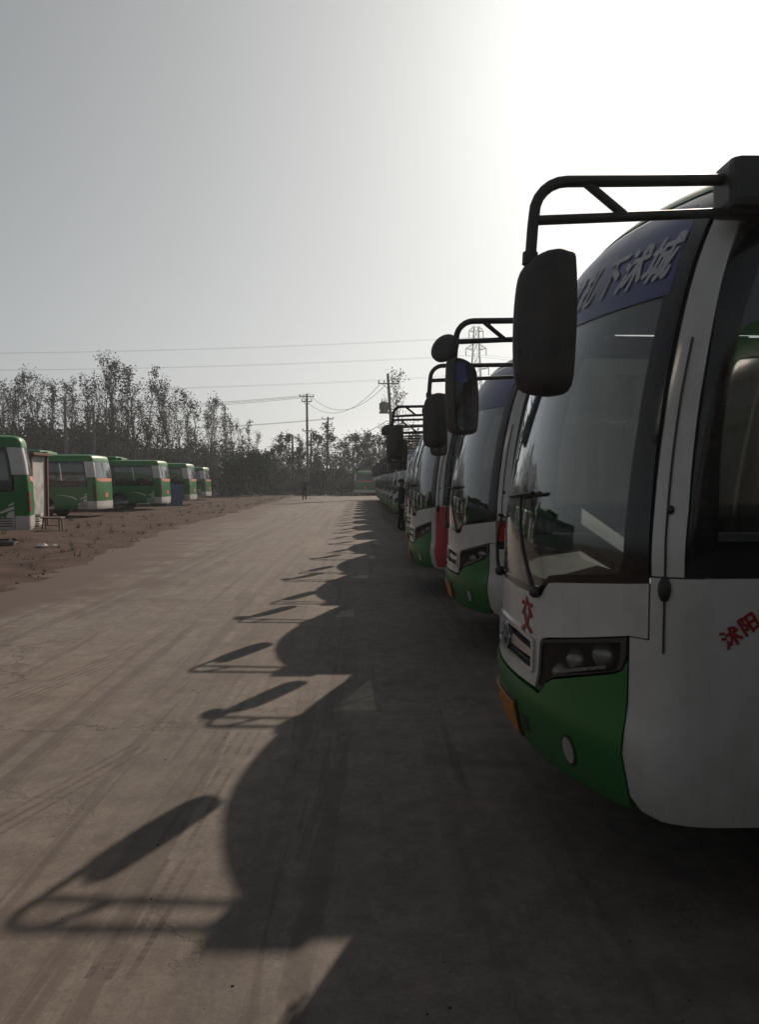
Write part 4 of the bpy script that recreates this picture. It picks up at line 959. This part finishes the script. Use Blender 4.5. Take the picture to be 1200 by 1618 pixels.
# ------------------------------------------------------------------ trees
def clump(rnd, spread): return (0.5 + spread * 0.12) * rnd.choice((0.6, 1.0, 1.5))
def make_tree(seed, H, r0, nb, spread, leaves, lsize, clear=0.25, up=0.75, lean=0.3, dens_top=1.0):
    rnd = random.Random(seed); tb = MB(); tips = []
    n = 9; lx, ly = rnd.uniform(-lean, lean), rnd.uniform(-lean, lean)
    trunk = [Vector((lx * (i / n) ** 2 * 2 + rnd.uniform(-.06, .06) * i / n * 3, ly * (i / n) ** 2 * 2 + rnd.uniform(-.06, .06) * i / n * 3, H * i / n * 0.96)) for i in range(n + 1)]
    tb.tube(trunk, [r0 * (1 - 0.93 * (i / n)) for i in range(n + 1)], 7)
    def on(t):
        f = t * n; i = min(int(f), n - 1); return trunk[i].lerp(trunk[i + 1], f - i)
    for b in range(nb):
        t = clear + (1 - clear) * (b + rnd.random()) / nb; p = on(min(t, 0.985)); az = b * 2.4 + rnd.uniform(-.5, .5)
        L = spread * (1.15 - 0.85 * t) * rnd.uniform(0.45, 1.35) * (0.55 + 0.45 * min(1, (t - clear + 0.12) * 5))
        pts = [p]; d = Vector((math.cos(az) * (1 - up), math.sin(az) * (1 - up), up)).normalized()
        for k in range(4):
            d = (d + Vector((rnd.uniform(-.18, .18), rnd.uniform(-.18, .18), 0.10))).normalized(); pts.append(pts[-1] + d * L / 4)
        rb = r0 * 0.42 * (1 - t * 0.7); tb.tube(pts, [rb, rb * .75, rb * .5, rb * .3, 0.008], 5, False)
        lw = rnd.choice((0.15, 0.5, 1.0, 2.2)); tips += [(pts[k], (0.2 + 0.3 * k) * lw) for k in (2, 3, 4)]
        for q in range(5):
            k = rnd.choice((1, 2, 2, 3)); d2 = (d + Vector((rnd.uniform(-1, 1), rnd.uniform(-1, 1), rnd.uniform(-.1, .7))) * 0.9).normalized(); l2 = L * rnd.uniform(.2, .42)
            a = pts[k].lerp(pts[k + 1], rnd.random()); m = a + d2 * l2 * .5 + Vector((0, 0, .04)); e = a + d2 * l2
            tb.tube([a, m, e], [rb * .3, rb * .18, 0.006], 4, False); tips += [(m, .8 * lw), (e, 1.4 * lw)]
    tips += [(trunk[-1], 1.5)] * 3
    lb = MB(); V, F = [], []
    wts = [w * (0.35 + dens_top * (p.z / H)) for p, w in tips]
    for p, w in rnd.choices(tips, wts, k=leaves):
        c = p + Vector((rnd.gauss(0, .20), rnd.gauss(0, .20), rnd.gauss(0, .17))) * clump(rnd, spread)
        s = lsize * rnd.uniform(.6, 1.3); ax = Vector((rnd.uniform(-1, 1), rnd.uniform(-1, 1), rnd.uniform(-1, 1))).normalized(); bx = ax.cross(Vector((rnd.uniform(-1, 1), rnd.uniform(-1, 1), .3))).normalized()
        o = len(V); V += [c - ax * s * .55, c + bx * s * .36, c + ax * s * .55, c - bx * s * .36]; F.append((o, o + 1, o + 2, o + 3))
    lb.add(V, F)
    return tb, lb
def variants(prefix, n, leafm, **kw):
    out = []
    for i in range(n):
        tb, lb = make_tree(hash_(prefix) + i * 13, **{k: (v(i) if callable(v) else v) for k, v in kw.items()})
        out.append((tb.mesh('trunk', 'bark'), lb.mesh('crown', leafm)))
    return out
def hash_(t): return sum(ord(c) * 7 for c in t)
def place_tree(name, var, loc, sc, rz, label, group, squash=1.0):
    root = empty(name, loc, rz); root.scale = (sc * squash, sc * squash, sc); tag(root, label, 'tree', group)
    link('trunk', var[0], root); link('crown', var[1], root)
POP = variants('poplar', 9, 'leaf', H=12.0, r0=0.13, nb=lambda i: 24 + i % 4 * 4, spread=lambda i: 3.6 + 0.35 * (i % 3), leaves=lambda i: 560 + 100 * i, lsize=0.17, clear=0.20, up=lambda i: 0.66 + 0.04 * (i % 3), lean=0.7, dens_top=0.15)
BARE = variants('bare', 4, 'leaf', H=12.0, r0=0.13, nb=26, spread=3.4, leaves=lambda i: 170 + 90 * i, lsize=0.22, clear=0.25, up=0.74, lean=0.6)
BUSHY = variants('bushy', 5, 'leafdark', H=6.5, r0=0.12, nb=26, spread=2.6, leaves=lambda i: 1150 + 150 * i, lsize=0.18, clear=0.12, up=0.62, lean=0.4, dens_top=0.2)
def at(px, py, d): return ((px - 580) / 1215 * d, 1.6 + (760 - py) / 1215 * d)
tops = [(-14, 612), (8, 606), (24, 618), (38, 602), (56, 608), (70, 597), (88, 606), (104, 618), (118, 604), (134, 598), (150, 600), (163, 586), (178, 576), (188, 570), (203, 590), (216, 585), (231, 600), (247, 612), (258, 604), (272, 610), (287, 622), (301, 624), (315, 634), (330, 633), (344, 645), (358, 650), (371, 660), (386, 668), (398, 684)]
ordn = lambda i: {1: '1st', 2: '2nd', 3: '3rd', 21: '21st', 22: '22nd', 23: '23rd'}.get(i, '%dth' % i)
rnd = random.Random(21)
for i, (px, py) in enumerate(tops):
    d = 80 + (i * 37 % 11) * 1.5; x, h = at(px, py, d); bare = i % 4 == 2
    v = (BARE[i % 4] if bare else POP[(i * 5) % 9])
    place_tree('poplar_tree', v, (x, d, -0.1), (h + 0.1) / 12.0, rnd.uniform(0, 6.28), '%s thin poplar, %s from the left in the tall tree line' % ('nearly bare' if bare else 'sparsely leaved', ordn(i + 1)), 'poplars behind the green buses', rnd.uniform(.85, 1.15))
# second rank further back, seen through the gaps
for i in range(16):
    px = -20 + i * 27 + rnd.uniform(-8, 8); py = 618 + max(0, px - 200) * 0.28 + rnd.uniform(0, 22); d = 104 + rnd.uniform(-5, 8); x, h = at(px, py, d)
    place_tree('poplar_tree', POP[(i * 4 + 1) % 9] if i % 3 else BARE[i % 4], (x, d, -0.1), (h + .1) / 12.0, rnd.uniform(0, 6.28), 'hazier poplar behind the tall tree line, %s from the left' % ordn(i + 1), 'poplars of the rear rank', rnd.uniform(.9, 1.2))
mid = [(428, 712), (446, 700), (459, 690), (474, 694), (500, 690), (523, 684), (540, 697), (556, 690), (573, 686), (588, 694), (602, 682), (616, 690), (655, 690), (690, 700)]
for i, (px, py) in enumerate(mid):
    d = 92 + (i * 5 % 7); x, h = at(px, py, d)
    place_tree('broadleaf_tree', BUSHY[i % 5], (x, d, -0.1), (h + .1) / 6.5, rnd.uniform(0, 6.28), 'low dark leafy tree, %s from the left beyond the end of the lane' % ordn(i + 1), 'leafy trees beyond the lane', rnd.uniform(.9, 1.15))
x, h = at(642, 596, 62); place_tree('poplar_tree', POP[2], (x, 62 + 10, -0.1), (1.6 + 164 / 1215 * 72) / 12.0, 1.1, 'sparse tall tree rising above the right-hand buses beside the leaning pole', None, 1.0)
def bush(name, px, py, d, w, n, mat, label, seed, lsize=0.2):
    rnd = random.Random(seed); x, h = at(px, py, d); V, F = [], []; tb = MB(); n_s = 7
    lob = [(rnd.uniform(-.6, .6) * w, rnd.uniform(-.5, .5) * w, rnd.uniform(.35, .8) * h, rnd.uniform(.3, .5)) for _ in range(9)]
    for k in range(n):
        lx, ly, lz, lr = rnd.choice(lob); th = rnd.uniform(0, 6.28); ph = math.acos(rnd.uniform(-1, 1)); rr = rnd.random() ** .4
        c = Vector((lx + lr * w * rr * math.sin(ph) * math.cos(th), ly + lr * w * rr * math.sin(ph) * math.sin(th), max(.05, lz + lr * h * .6 * rr * math.cos(ph))))
        s = lsize * rnd.uniform(.6, 1.3); ax = Vector((rnd.uniform(-1, 1), rnd.uniform(-1, 1), rnd.uniform(-1, 1))).normalized(); bx = ax.cross(Vector((rnd.uniform(-1, 1), .3, rnd.uniform(-1, 1)))).normalized()
        o = len(V); V += [c - ax * s * .55, c + bx * s * .36, c + ax * s * .55, c - bx * s * .36]; F.append((o, o + 1, o + 2, o + 3))
    for lx, ly, lz, lr in lob: tb.tube([(lx * .1, ly * .1, -.1), (lx * .5, ly * .5, lz * .5), (lx, ly, lz)], [.05, .035, .01], 5, False)
    root = empty(name, (x, d, -0.1)); tag(root, label, 'bush', 'bushes at the end of the lot')
    lb = MB(); lb.add(V, F); link('stem', tb.mesh('stem', 'bark'), root); link('foliage', lb.mesh('foliage', mat), root)
bush('evergreen_bush', 412, 706, 80, 2.0, 3600, 'leafgreen', 'rounded green bush at the right end of the tall tree line', 3)
bush('evergreen_bush', 392, 700, 84, 2.1, 3600, 'leafgreen', 'taller green bush among the last poplars of the tall line', 4)
bush('evergreen_bush', 372, 716, 79, 1.8, 3000, 'leafgreen', 'low green bush at the foot of the poplars above the earth heaps', 5)
bush('evergreen_bush', 505, 742, 88, 1.2, 1500, 'leafdark', 'small dark bush just right of the person at the end of the lane', 6)
# undergrowth that fills the foot of the trees
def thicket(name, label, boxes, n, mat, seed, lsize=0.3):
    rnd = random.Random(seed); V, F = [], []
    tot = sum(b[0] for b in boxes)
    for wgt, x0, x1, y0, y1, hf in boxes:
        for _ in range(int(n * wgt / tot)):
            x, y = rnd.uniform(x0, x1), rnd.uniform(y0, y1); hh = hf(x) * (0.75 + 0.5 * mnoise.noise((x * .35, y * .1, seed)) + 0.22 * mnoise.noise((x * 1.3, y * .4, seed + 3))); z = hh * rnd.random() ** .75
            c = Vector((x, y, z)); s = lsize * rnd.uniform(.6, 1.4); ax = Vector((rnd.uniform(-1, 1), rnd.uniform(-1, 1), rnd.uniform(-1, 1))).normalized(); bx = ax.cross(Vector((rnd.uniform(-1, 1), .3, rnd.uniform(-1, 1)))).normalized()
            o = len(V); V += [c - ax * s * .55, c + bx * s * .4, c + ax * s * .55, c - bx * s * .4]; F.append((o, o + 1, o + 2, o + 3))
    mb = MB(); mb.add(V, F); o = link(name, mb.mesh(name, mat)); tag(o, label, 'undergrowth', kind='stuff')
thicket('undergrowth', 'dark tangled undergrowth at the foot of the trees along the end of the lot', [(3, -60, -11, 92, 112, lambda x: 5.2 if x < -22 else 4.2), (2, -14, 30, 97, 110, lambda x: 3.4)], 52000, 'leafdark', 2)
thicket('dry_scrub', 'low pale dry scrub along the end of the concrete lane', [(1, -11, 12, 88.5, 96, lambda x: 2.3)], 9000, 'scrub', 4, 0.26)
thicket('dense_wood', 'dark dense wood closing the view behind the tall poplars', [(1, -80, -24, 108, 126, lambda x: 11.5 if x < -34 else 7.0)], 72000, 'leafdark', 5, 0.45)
thicket('far_wood', 'pale far-off wood beyond the lot', [(1, -130, 60, 185, 215, lambda x: 11 + 2 * math.sin(x * .11))], 26000, 'leafdark', 9, 0.8)

# ------------------------------------------------------------------ poles, tower and lines
def pole(name, x, y, h, label, lean=(0, 0), arms=((0.25, 1.5),), transformer=False):
    root = empty(name, (x, y, -0.1)); tag(root, label, 'pole', 'utility poles'); top = Vector((lean[0], lean[1], h)); P_ = lambda t: Vector((0, 0, 0)).lerp(top, t)
    mb = MB(); mb.tube([P_(i / 6) for i in range(7)], [0.19 - 0.012 * i for i in range(7)], 10); simple('shaft', mb, 'concrete', parent=root)
    for dz, w in arms:
        c = P_(1 - dz / h); mb = MB(); mb.box(c.x - w / 2, c.x + w / 2, c.y - 0.2, c.y - 0.1, c.z - 0.05, c.z + 0.05); mb.tube([(c.x - w * .32, c.y - .15, c.z), (c.x, c.y - .15, c.z - .5)], 0.025, 5); mb.tube([(c.x + w * .32, c.y - .15, c.z), (c.x, c.y - .15, c.z - .5)], 0.025, 5)
        arm = simple('crossarm', mb, 'steel', parent=root)
        for k in (-0.46, 0.46, -0.2 if w > 1.6 else 0.46):
            mb = MB(); mb.tube([(c.x + k * w, c.y - .15, c.z + z) for z in (.05, .10, .12, .18, .20, .27, .30)], [.03, .03, .075, .05, .075, .05, .02], 8); simple('insulator', mb, 'concrete', parent=arm)
    if transformer:
        c = P_(0.70); mb = MB(); mb.box(c.x - 1.0, c.x + 0.35, c.y - .35, c.y + .35, c.z - .15, c.z); plat = simple('platform', mb, 'steel', parent=root)
        mb = MB(); mb.tube([(c.x - .55, c.y, c.z), (c.x - .55, c.y, c.z + .12), (c.x - .55, c.y, c.z + .8), (c.x - .55, c.y, c.z + .9)], [.34, .38, .38, .25], 14)
        for k in range(8): a = k * .785; mb.box(c.x - .55 + .4 * math.cos(a) - .05, c.x - .55 + .4 * math.cos(a) + .05, c.y + .4 * math.sin(a) - .05, c.y + .4 * math.sin(a) + .05, c.z + .15, c.z + .75)
        simple('transformer', mb, 'steel', parent=root)
        for k in (-.75, -.55, -.35):
            mb = MB(); mb.tube([(c.x + k, c.y, c.z + .85), (c.x + k, c.y, c.z + 1.0), (c.x + k, c.y, c.z + 1.05), (c.x + k, c.y, c.z + 1.2)], [.04, .06, .04, .03], 6); simple('bushing', mb, 'concrete', parent=root)
    return Vector((x, y, -0.1)) + top
x1, h1 = at(487, 622, 90); p1 = pole('utility_pole', x1, 90, h1, 'tall straight utility pole rising left of the person at the end of the lane', (-0.1, 0), ((.35, 1.7), (4.3, 1.1), (0.9, 1.2)))
x2, h2 = at(516, 658, 104); p2 = pole('utility_pole', x2, 104, h2, 'shorter utility pole just right of the tall straight one', (0.25, 0), ((.3, 1.6), (1.0, 1.3)))
x3, h3 = at(626, 590, 70); p3 = pole('utility_pole', x3, 70, h3, 'leaning utility pole with a transformer platform above the right-hand buses', (-0.75, 0), ((.9, 1.9), (3.2, 1.3)), True)
x4, h4 = at(463, 686, 98); pole('wooden_post', x4, 98, h4, 'plain short post left of the tall straight utility pole', (0, 0), ())
x5, h5 = at(491, 683, 100); pole('wooden_post', x5, 100, h5, 'plain short post close behind the tall straight utility pole', (0.1, 0), ())
x6, h6 = at(108, 632, 79); pole('wooden_post', x6, 79, h6, 'plain post among the poplars behind the whitewashed shed', (0, 0), ())
x7, h7 = at(152, 640, 79); pole('wooden_post', x7, 79, h7, 'plain post among the poplars above the second green bus', (0, 0), ())
def tower(x, y, h, label):
    root = empty('lattice_tower', (x, y, -0.1)); tag(root, label, 'pylon')
    w = spline([(0, 3.4), (0.45, 1.7), (0.65, 1.15), (1.0, 0.5)]); L = [i / 12 for i in range(13)]
    for sx in (-1, 1):
        for sy in (-1, 1):
            mb = MB(); mb.tube([(sx * w(t), sy * w(t), h * t) for t in L], 0.075, 4); simple('leg', mb, 'steel', parent=root)
    mb = MB()
    for i in range(12):
        a, b = L[i], L[i + 1]
        for sx, sy in ((-1, -1), (1, -1), (1, 1), (-1, 1)):
            ex, ey = -sy, sx   # walk to the next corner
            nx_, ny_ = (sx if sx == ex else ex), (sy if sy == ey else ey)
            mb.tube([(sx * w(a), sy * w(a), h * a), (ex * w(b), ey * w(b), h * b)], 0.035, 4, False)
            mb.tube([(ex * w(a), ey * w(a), h * a), (sx * w(b), sy * w(b), h * b)], 0.035, 4, False)
            mb.tube([(sx * w(b), sy * w(b), h * b), (ex * w(b), ey * w(b), h * b)], 0.03, 4, False)
    simple('bracing', mb, 'steel', parent=root); ends = []
    for t, l in ((0.74, 2.9), (0.86, 2.3), (0.97, 1.6)):
        for s_ in (-1, 1):
            mb = MB(); e = (s_ * 0.4 * l, s_ * l, h * t + .3)
            e = (s_ * l, 0, h * t + .3)
            for q in (-1, 1):
                mb.tube([(s_ * w(t), q * w(t), h * t), e], .07, 4); mb.tube([(s_ * w(t), q * w(t), h * t + 1.3), e], .06, 4)
            mb.tube([(s_ * l * .55, 0, h * t + .15), (s_ * l * .55, 0, h * t + .9)], .04, 4); arm = simple('crossarm', mb, 'steel', parent=root)
            mb = MB(); mb.tube([e, (e[0], e[1], e[2] - 1.6)], .10, 6); simple('insulator', mb, 'concrete', parent=arm); ends.append(Vector((x + e[0], y, e[2] - 1.6)))
    return ends
xt, ht = at(752, 518, 175); ends = tower(xt, 175, ht, 'tall lattice pylon far behind the right-hand buses')
def wire(name, a, b, sag, r, label, group):
    a, b = Vector(a), Vector(b); mb = MB(); mb.tube([a.lerp(b, t / 24) - Vector((0, 0, sag * 4 * (t / 24) * (1 - t / 24))) for t in range(25)], r, 5)
    simple(name, mb, 'wire', label, 'cable', group)
for i, e in enumerate(ends[:6]):
    wire('power_line', e, (-235 + (i % 2) * 6, 172 + i * 4, e.z + 2.0 - (2.2 if i < 2 else 1.0)), 4.2 - i * 0.2, 0.016, '%s of the high-voltage lines sweeping across the sky left of the pylon' % ['lowest', 'second lowest', 'third lowest', 'third highest', 'second highest', 'highest'][i], 'high-voltage lines')
    wire('power_line', e, (230, 210 + i * 2, e.z + 3), 5.0, 0.022, '%s of the high-voltage lines running right from the pylon' % ['lowest', 'second lowest', 'third lowest', 'third highest', 'second highest', 'highest'][i], 'high-voltage lines to the right')
for dx, dz, lab in ((-.75, -.2, 'lower'), (.1, 0.12, 'upper')):
    wire('service_cable', p1 + Vector((dx, -.15, dz)), p3 + Vector((dx, -.15, dz - .8)), 2.3, 0.02, '%s sagging cable between the tall straight pole and the leaning pole' % lab, 'cables between the poles')
for dx, dz, lab in ((-.75, -.3, 'lowest'), (-.2, -.1, 'middle'), (.6, .1, 'topmost')):
    wire('service_cable', p1 + Vector((dx, -.15, dz - .2)), (-62, 97 + dx * 3, 10.9 + dz * 2.2), 1.0, 0.02, '%s cable running left from the tall straight pole over the poplars' % lab, 'cables left of the tall pole')
for dx, dz, lab in ((-.6, -.2, 'lower'), (.5, 0.0, 'upper')):
    wire('service_cable', p2 + Vector((dx, -.15, dz - .2)), (-60, 118 + dx * 4, 10.0 + dz), 1.0, 0.02, '%s cable running left from the shorter utility pole' % lab, 'cables left of the shorter pole')
wire('service_cable', p3 + Vector((0, 0, -4.2)), p2 + Vector((0, 0, -3.2)), 0.6, 0.028, 'stay cable slanting down from the leaning pole', 'stay cables')

# ------------------------------------------------------------------ people
def person(loc, rz, pose, label, h=1.70, seed=0):
    root = empty('person', loc, rz); tag(root, label, 'person', 'people standing in the lot'); k = h / 1.72
    J = {'pel': (0, 0, .95), 'sp': (0, -.01, 1.12), 'ch': (0, 0, 1.32), 'nk': (0, .01, 1.46), 'hb': (0, -.005, 1.52), 'hd': (0, -.01, 1.60), 'ht': (0, .0, 1.69)}
    Rd = {'pel': (.17, .125), 'sp': (.17, .13), 'ch': (.185, .135), 'nk': (.058, .058), 'hb': (.066, .075), 'hd': (.078, .098), 'ht': (.055, .07)}
    E = [('pel', 'sp'), ('sp', 'ch'), ('ch', 'nk'), ('nk', 'hb'), ('hb', 'hd'), ('hd', 'ht')]
    for s, sg in (('l', 1), ('r', -1)):
        st = pose.get('step', 0.05) * sg
        J.update({'hip' + s: (.10 * sg, 0, .90), 'kn' + s: (.105 * sg, -.02 + st * .5, .50), 'an' + s: (.11 * sg, .02 + st, .09), 'toe' + s: (.125 * sg, -.15 + st, .035)})
        Rd.update({'hip' + s: (.105, .105), 'kn' + s: (.065, .068), 'an' + s: (.05, .052), 'toe' + s: (.04, .03)})
        el, wr, ha = pose['arm' + s]
        J.update({'sh' + s: (.19 * sg, 0, 1.40), 'el' + s: el, 'wr' + s: wr, 'ha' + s: ha})
        Rd.update({'sh' + s: (.088, .085), 'el' + s: (.066, .066), 'wr' + s: (.038, .038), 'ha' + s: (.034, .04)})
        E += [('pel', 'hip' + s), ('hip' + s, 'kn' + s), ('kn' + s, 'an' + s), ('an' + s, 'toe' + s), ('ch', 'sh' + s), ('sh' + s, 'el' + s), ('el' + s, 'wr' + s), ('wr' + s, 'ha' + s)]
        d = (Vector(ha) - Vector(wr)).normalized(); side = Vector((sg, 0, 0)); fw = d.cross(side).normalized()
        for f, (o_, l_) in enumerate(((-.03, .075), (-.01, .085), (.01, .08), (.03, .065))):
            b0 = Vector(ha) + fw * o_; J['f%d' % f + s] = tuple(b0 + d * .03); J['g%d' % f + s] = tuple(b0 + d * l_ - side * .012)
            Rd['f%d' % f + s] = (.0095, .0095); Rd['g%d' % f + s] = (.0075, .0075); E += [('ha' + s, 'f%d' % f + s), ('f%d' % f + s, 'g%d' % f + s)]
        J['th' + s] = tuple(Vector(wr).lerp(Vector(ha), .6) - fw * .05 + d * .02); Rd['th' + s] = (.010, .010); E += [('wr' + s, 'th' + s)]
    names = list(J); idx = {n: i for i, n in enumerate(names)}
    me = bpy.data.meshes.new('body'); me.from_pydata([tuple(c * k for c in J[n]) for n in names], [(idx[a], idx[b]) for a, b in E], [])
    o = bpy.data.objects.new('body', me); COL.objects.link(o)
    md = o.modifiers.new('skin', 'SKIN'); md.use_smooth_shade = True
    for n in names:
        v = me.skin_vertices[0].data[idx[n]]; v.radius = tuple(r * k for r in Rd[n]); v.use_root = (n == 'pel')
    sb = o.modifiers.new('sub', 'SUBSURF'); sb.levels = 2; sb.render_levels = 2
    dg = bpy.context.evaluated_depsgraph_get(); ev = bpy.data.meshes.new_from_object(o.evaluated_get(dg)); bpy.data.objects.remove(o)
    ev.materials.clear()
    for m in ('cloth', 'trousers', 'skin', 'rubber'): ev.materials.append(M[m])
    hands = [Vector(J['ha' + s]) * k for s in 'lr']
    for p in ev.polygons:
        c = p.center; p.use_smooth = True
        if c.z > 1.47 * k or any((c - q).length < .11 for q in hands): p.material_index = 2
        elif c.z < .075 * k: p.material_index = 3
        elif c.z < .93 * k and abs(c.x) < .22 * k: p.material_index = 1
    body = link('body', ev, root)
    mb = MB(); mb.ell((0, .012 * k, 1.635 * k), .088 * k, .105 * k, .085 * k, 16, 10); simple('hair', mb, 'hair', parent=root)
    for i in range(len(mb.v)): pass
    fb = MB()
    fb.ell((0, -.108 * k, 1.585 * k), .014 * k, .02 * k, .024 * k, 8, 6); 
    for sx in (-1, 1): fb.ell((sx * .083 * k, 0, 1.59 * k), .012 * k, .022 * k, .03 * k, 8, 6)
    simple('face', fb, 'skin', parent=root)
    eb = MB()
    for sx in (-1, 1): eb.ell((sx * .03 * k, -.094 * k, 1.605 * k), .012 * k, .008 * k, .007 * k, 8, 6)
    eb.ell((0, -.096 * k, 1.548 * k), .022 * k, .006 * k, .005 * k, 8, 6); simple('features', eb, 'hair', parent=root)
    return root
armdown = lambda sg: ((.25 * sg, .03, 1.13), (.26 * sg, -.03, .90), (.255 * sg, -.05, .82))
armhold = lambda sg: ((.34 * sg, .02, 1.16), (.20 * sg, -.18, 1.14), (.12 * sg, -.25, 1.18))
x, _ = at(481.5, 787, 72); person((-5.2, 64.0, 0.0), R(185), {'arml': armhold(1), 'armr': armhold(-1), 'step': 0.10}, 'person in dark clothes standing at the far end of the lane', 1.86)
person((-5.15, 86.0, -0.1), R(200), {'arml': armdown(1), 'armr': armdown(-1), 'step': 0.04}, 'person in black by the bushes, right of the one in the lane', 1.5)
person((1.10, 24.55, 0.0), R(90), {'arml': armdown(1), 'armr': armdown(-1), 'step': 0.07}, 'person in black standing close to the noses of the right-hand buses', 1.68)

# ------------------------------------------------------------------ haze
m, nt, out = new_mat('haze_air')
pv = N(nt, 'ShaderNodeVolumePrincipled'); pv.inputs['Color'].default_value = (0.84, 0.92, 1.0, 1); pv.inputs['Density'].default_value = 0.00065; pv.inputs['Anisotropy'].default_value = 0.55
nt.links.new(pv.outputs[0], out.inputs['Volume'])
M['haze'] = m
mb = MB(); mb.box(-425, 425, -65, 785, -1.2, 43)
tag(link('haze', mb.mesh('haze', 'haze')), 'thin pale haze over the whole lot', 'haze', kind='stuff')
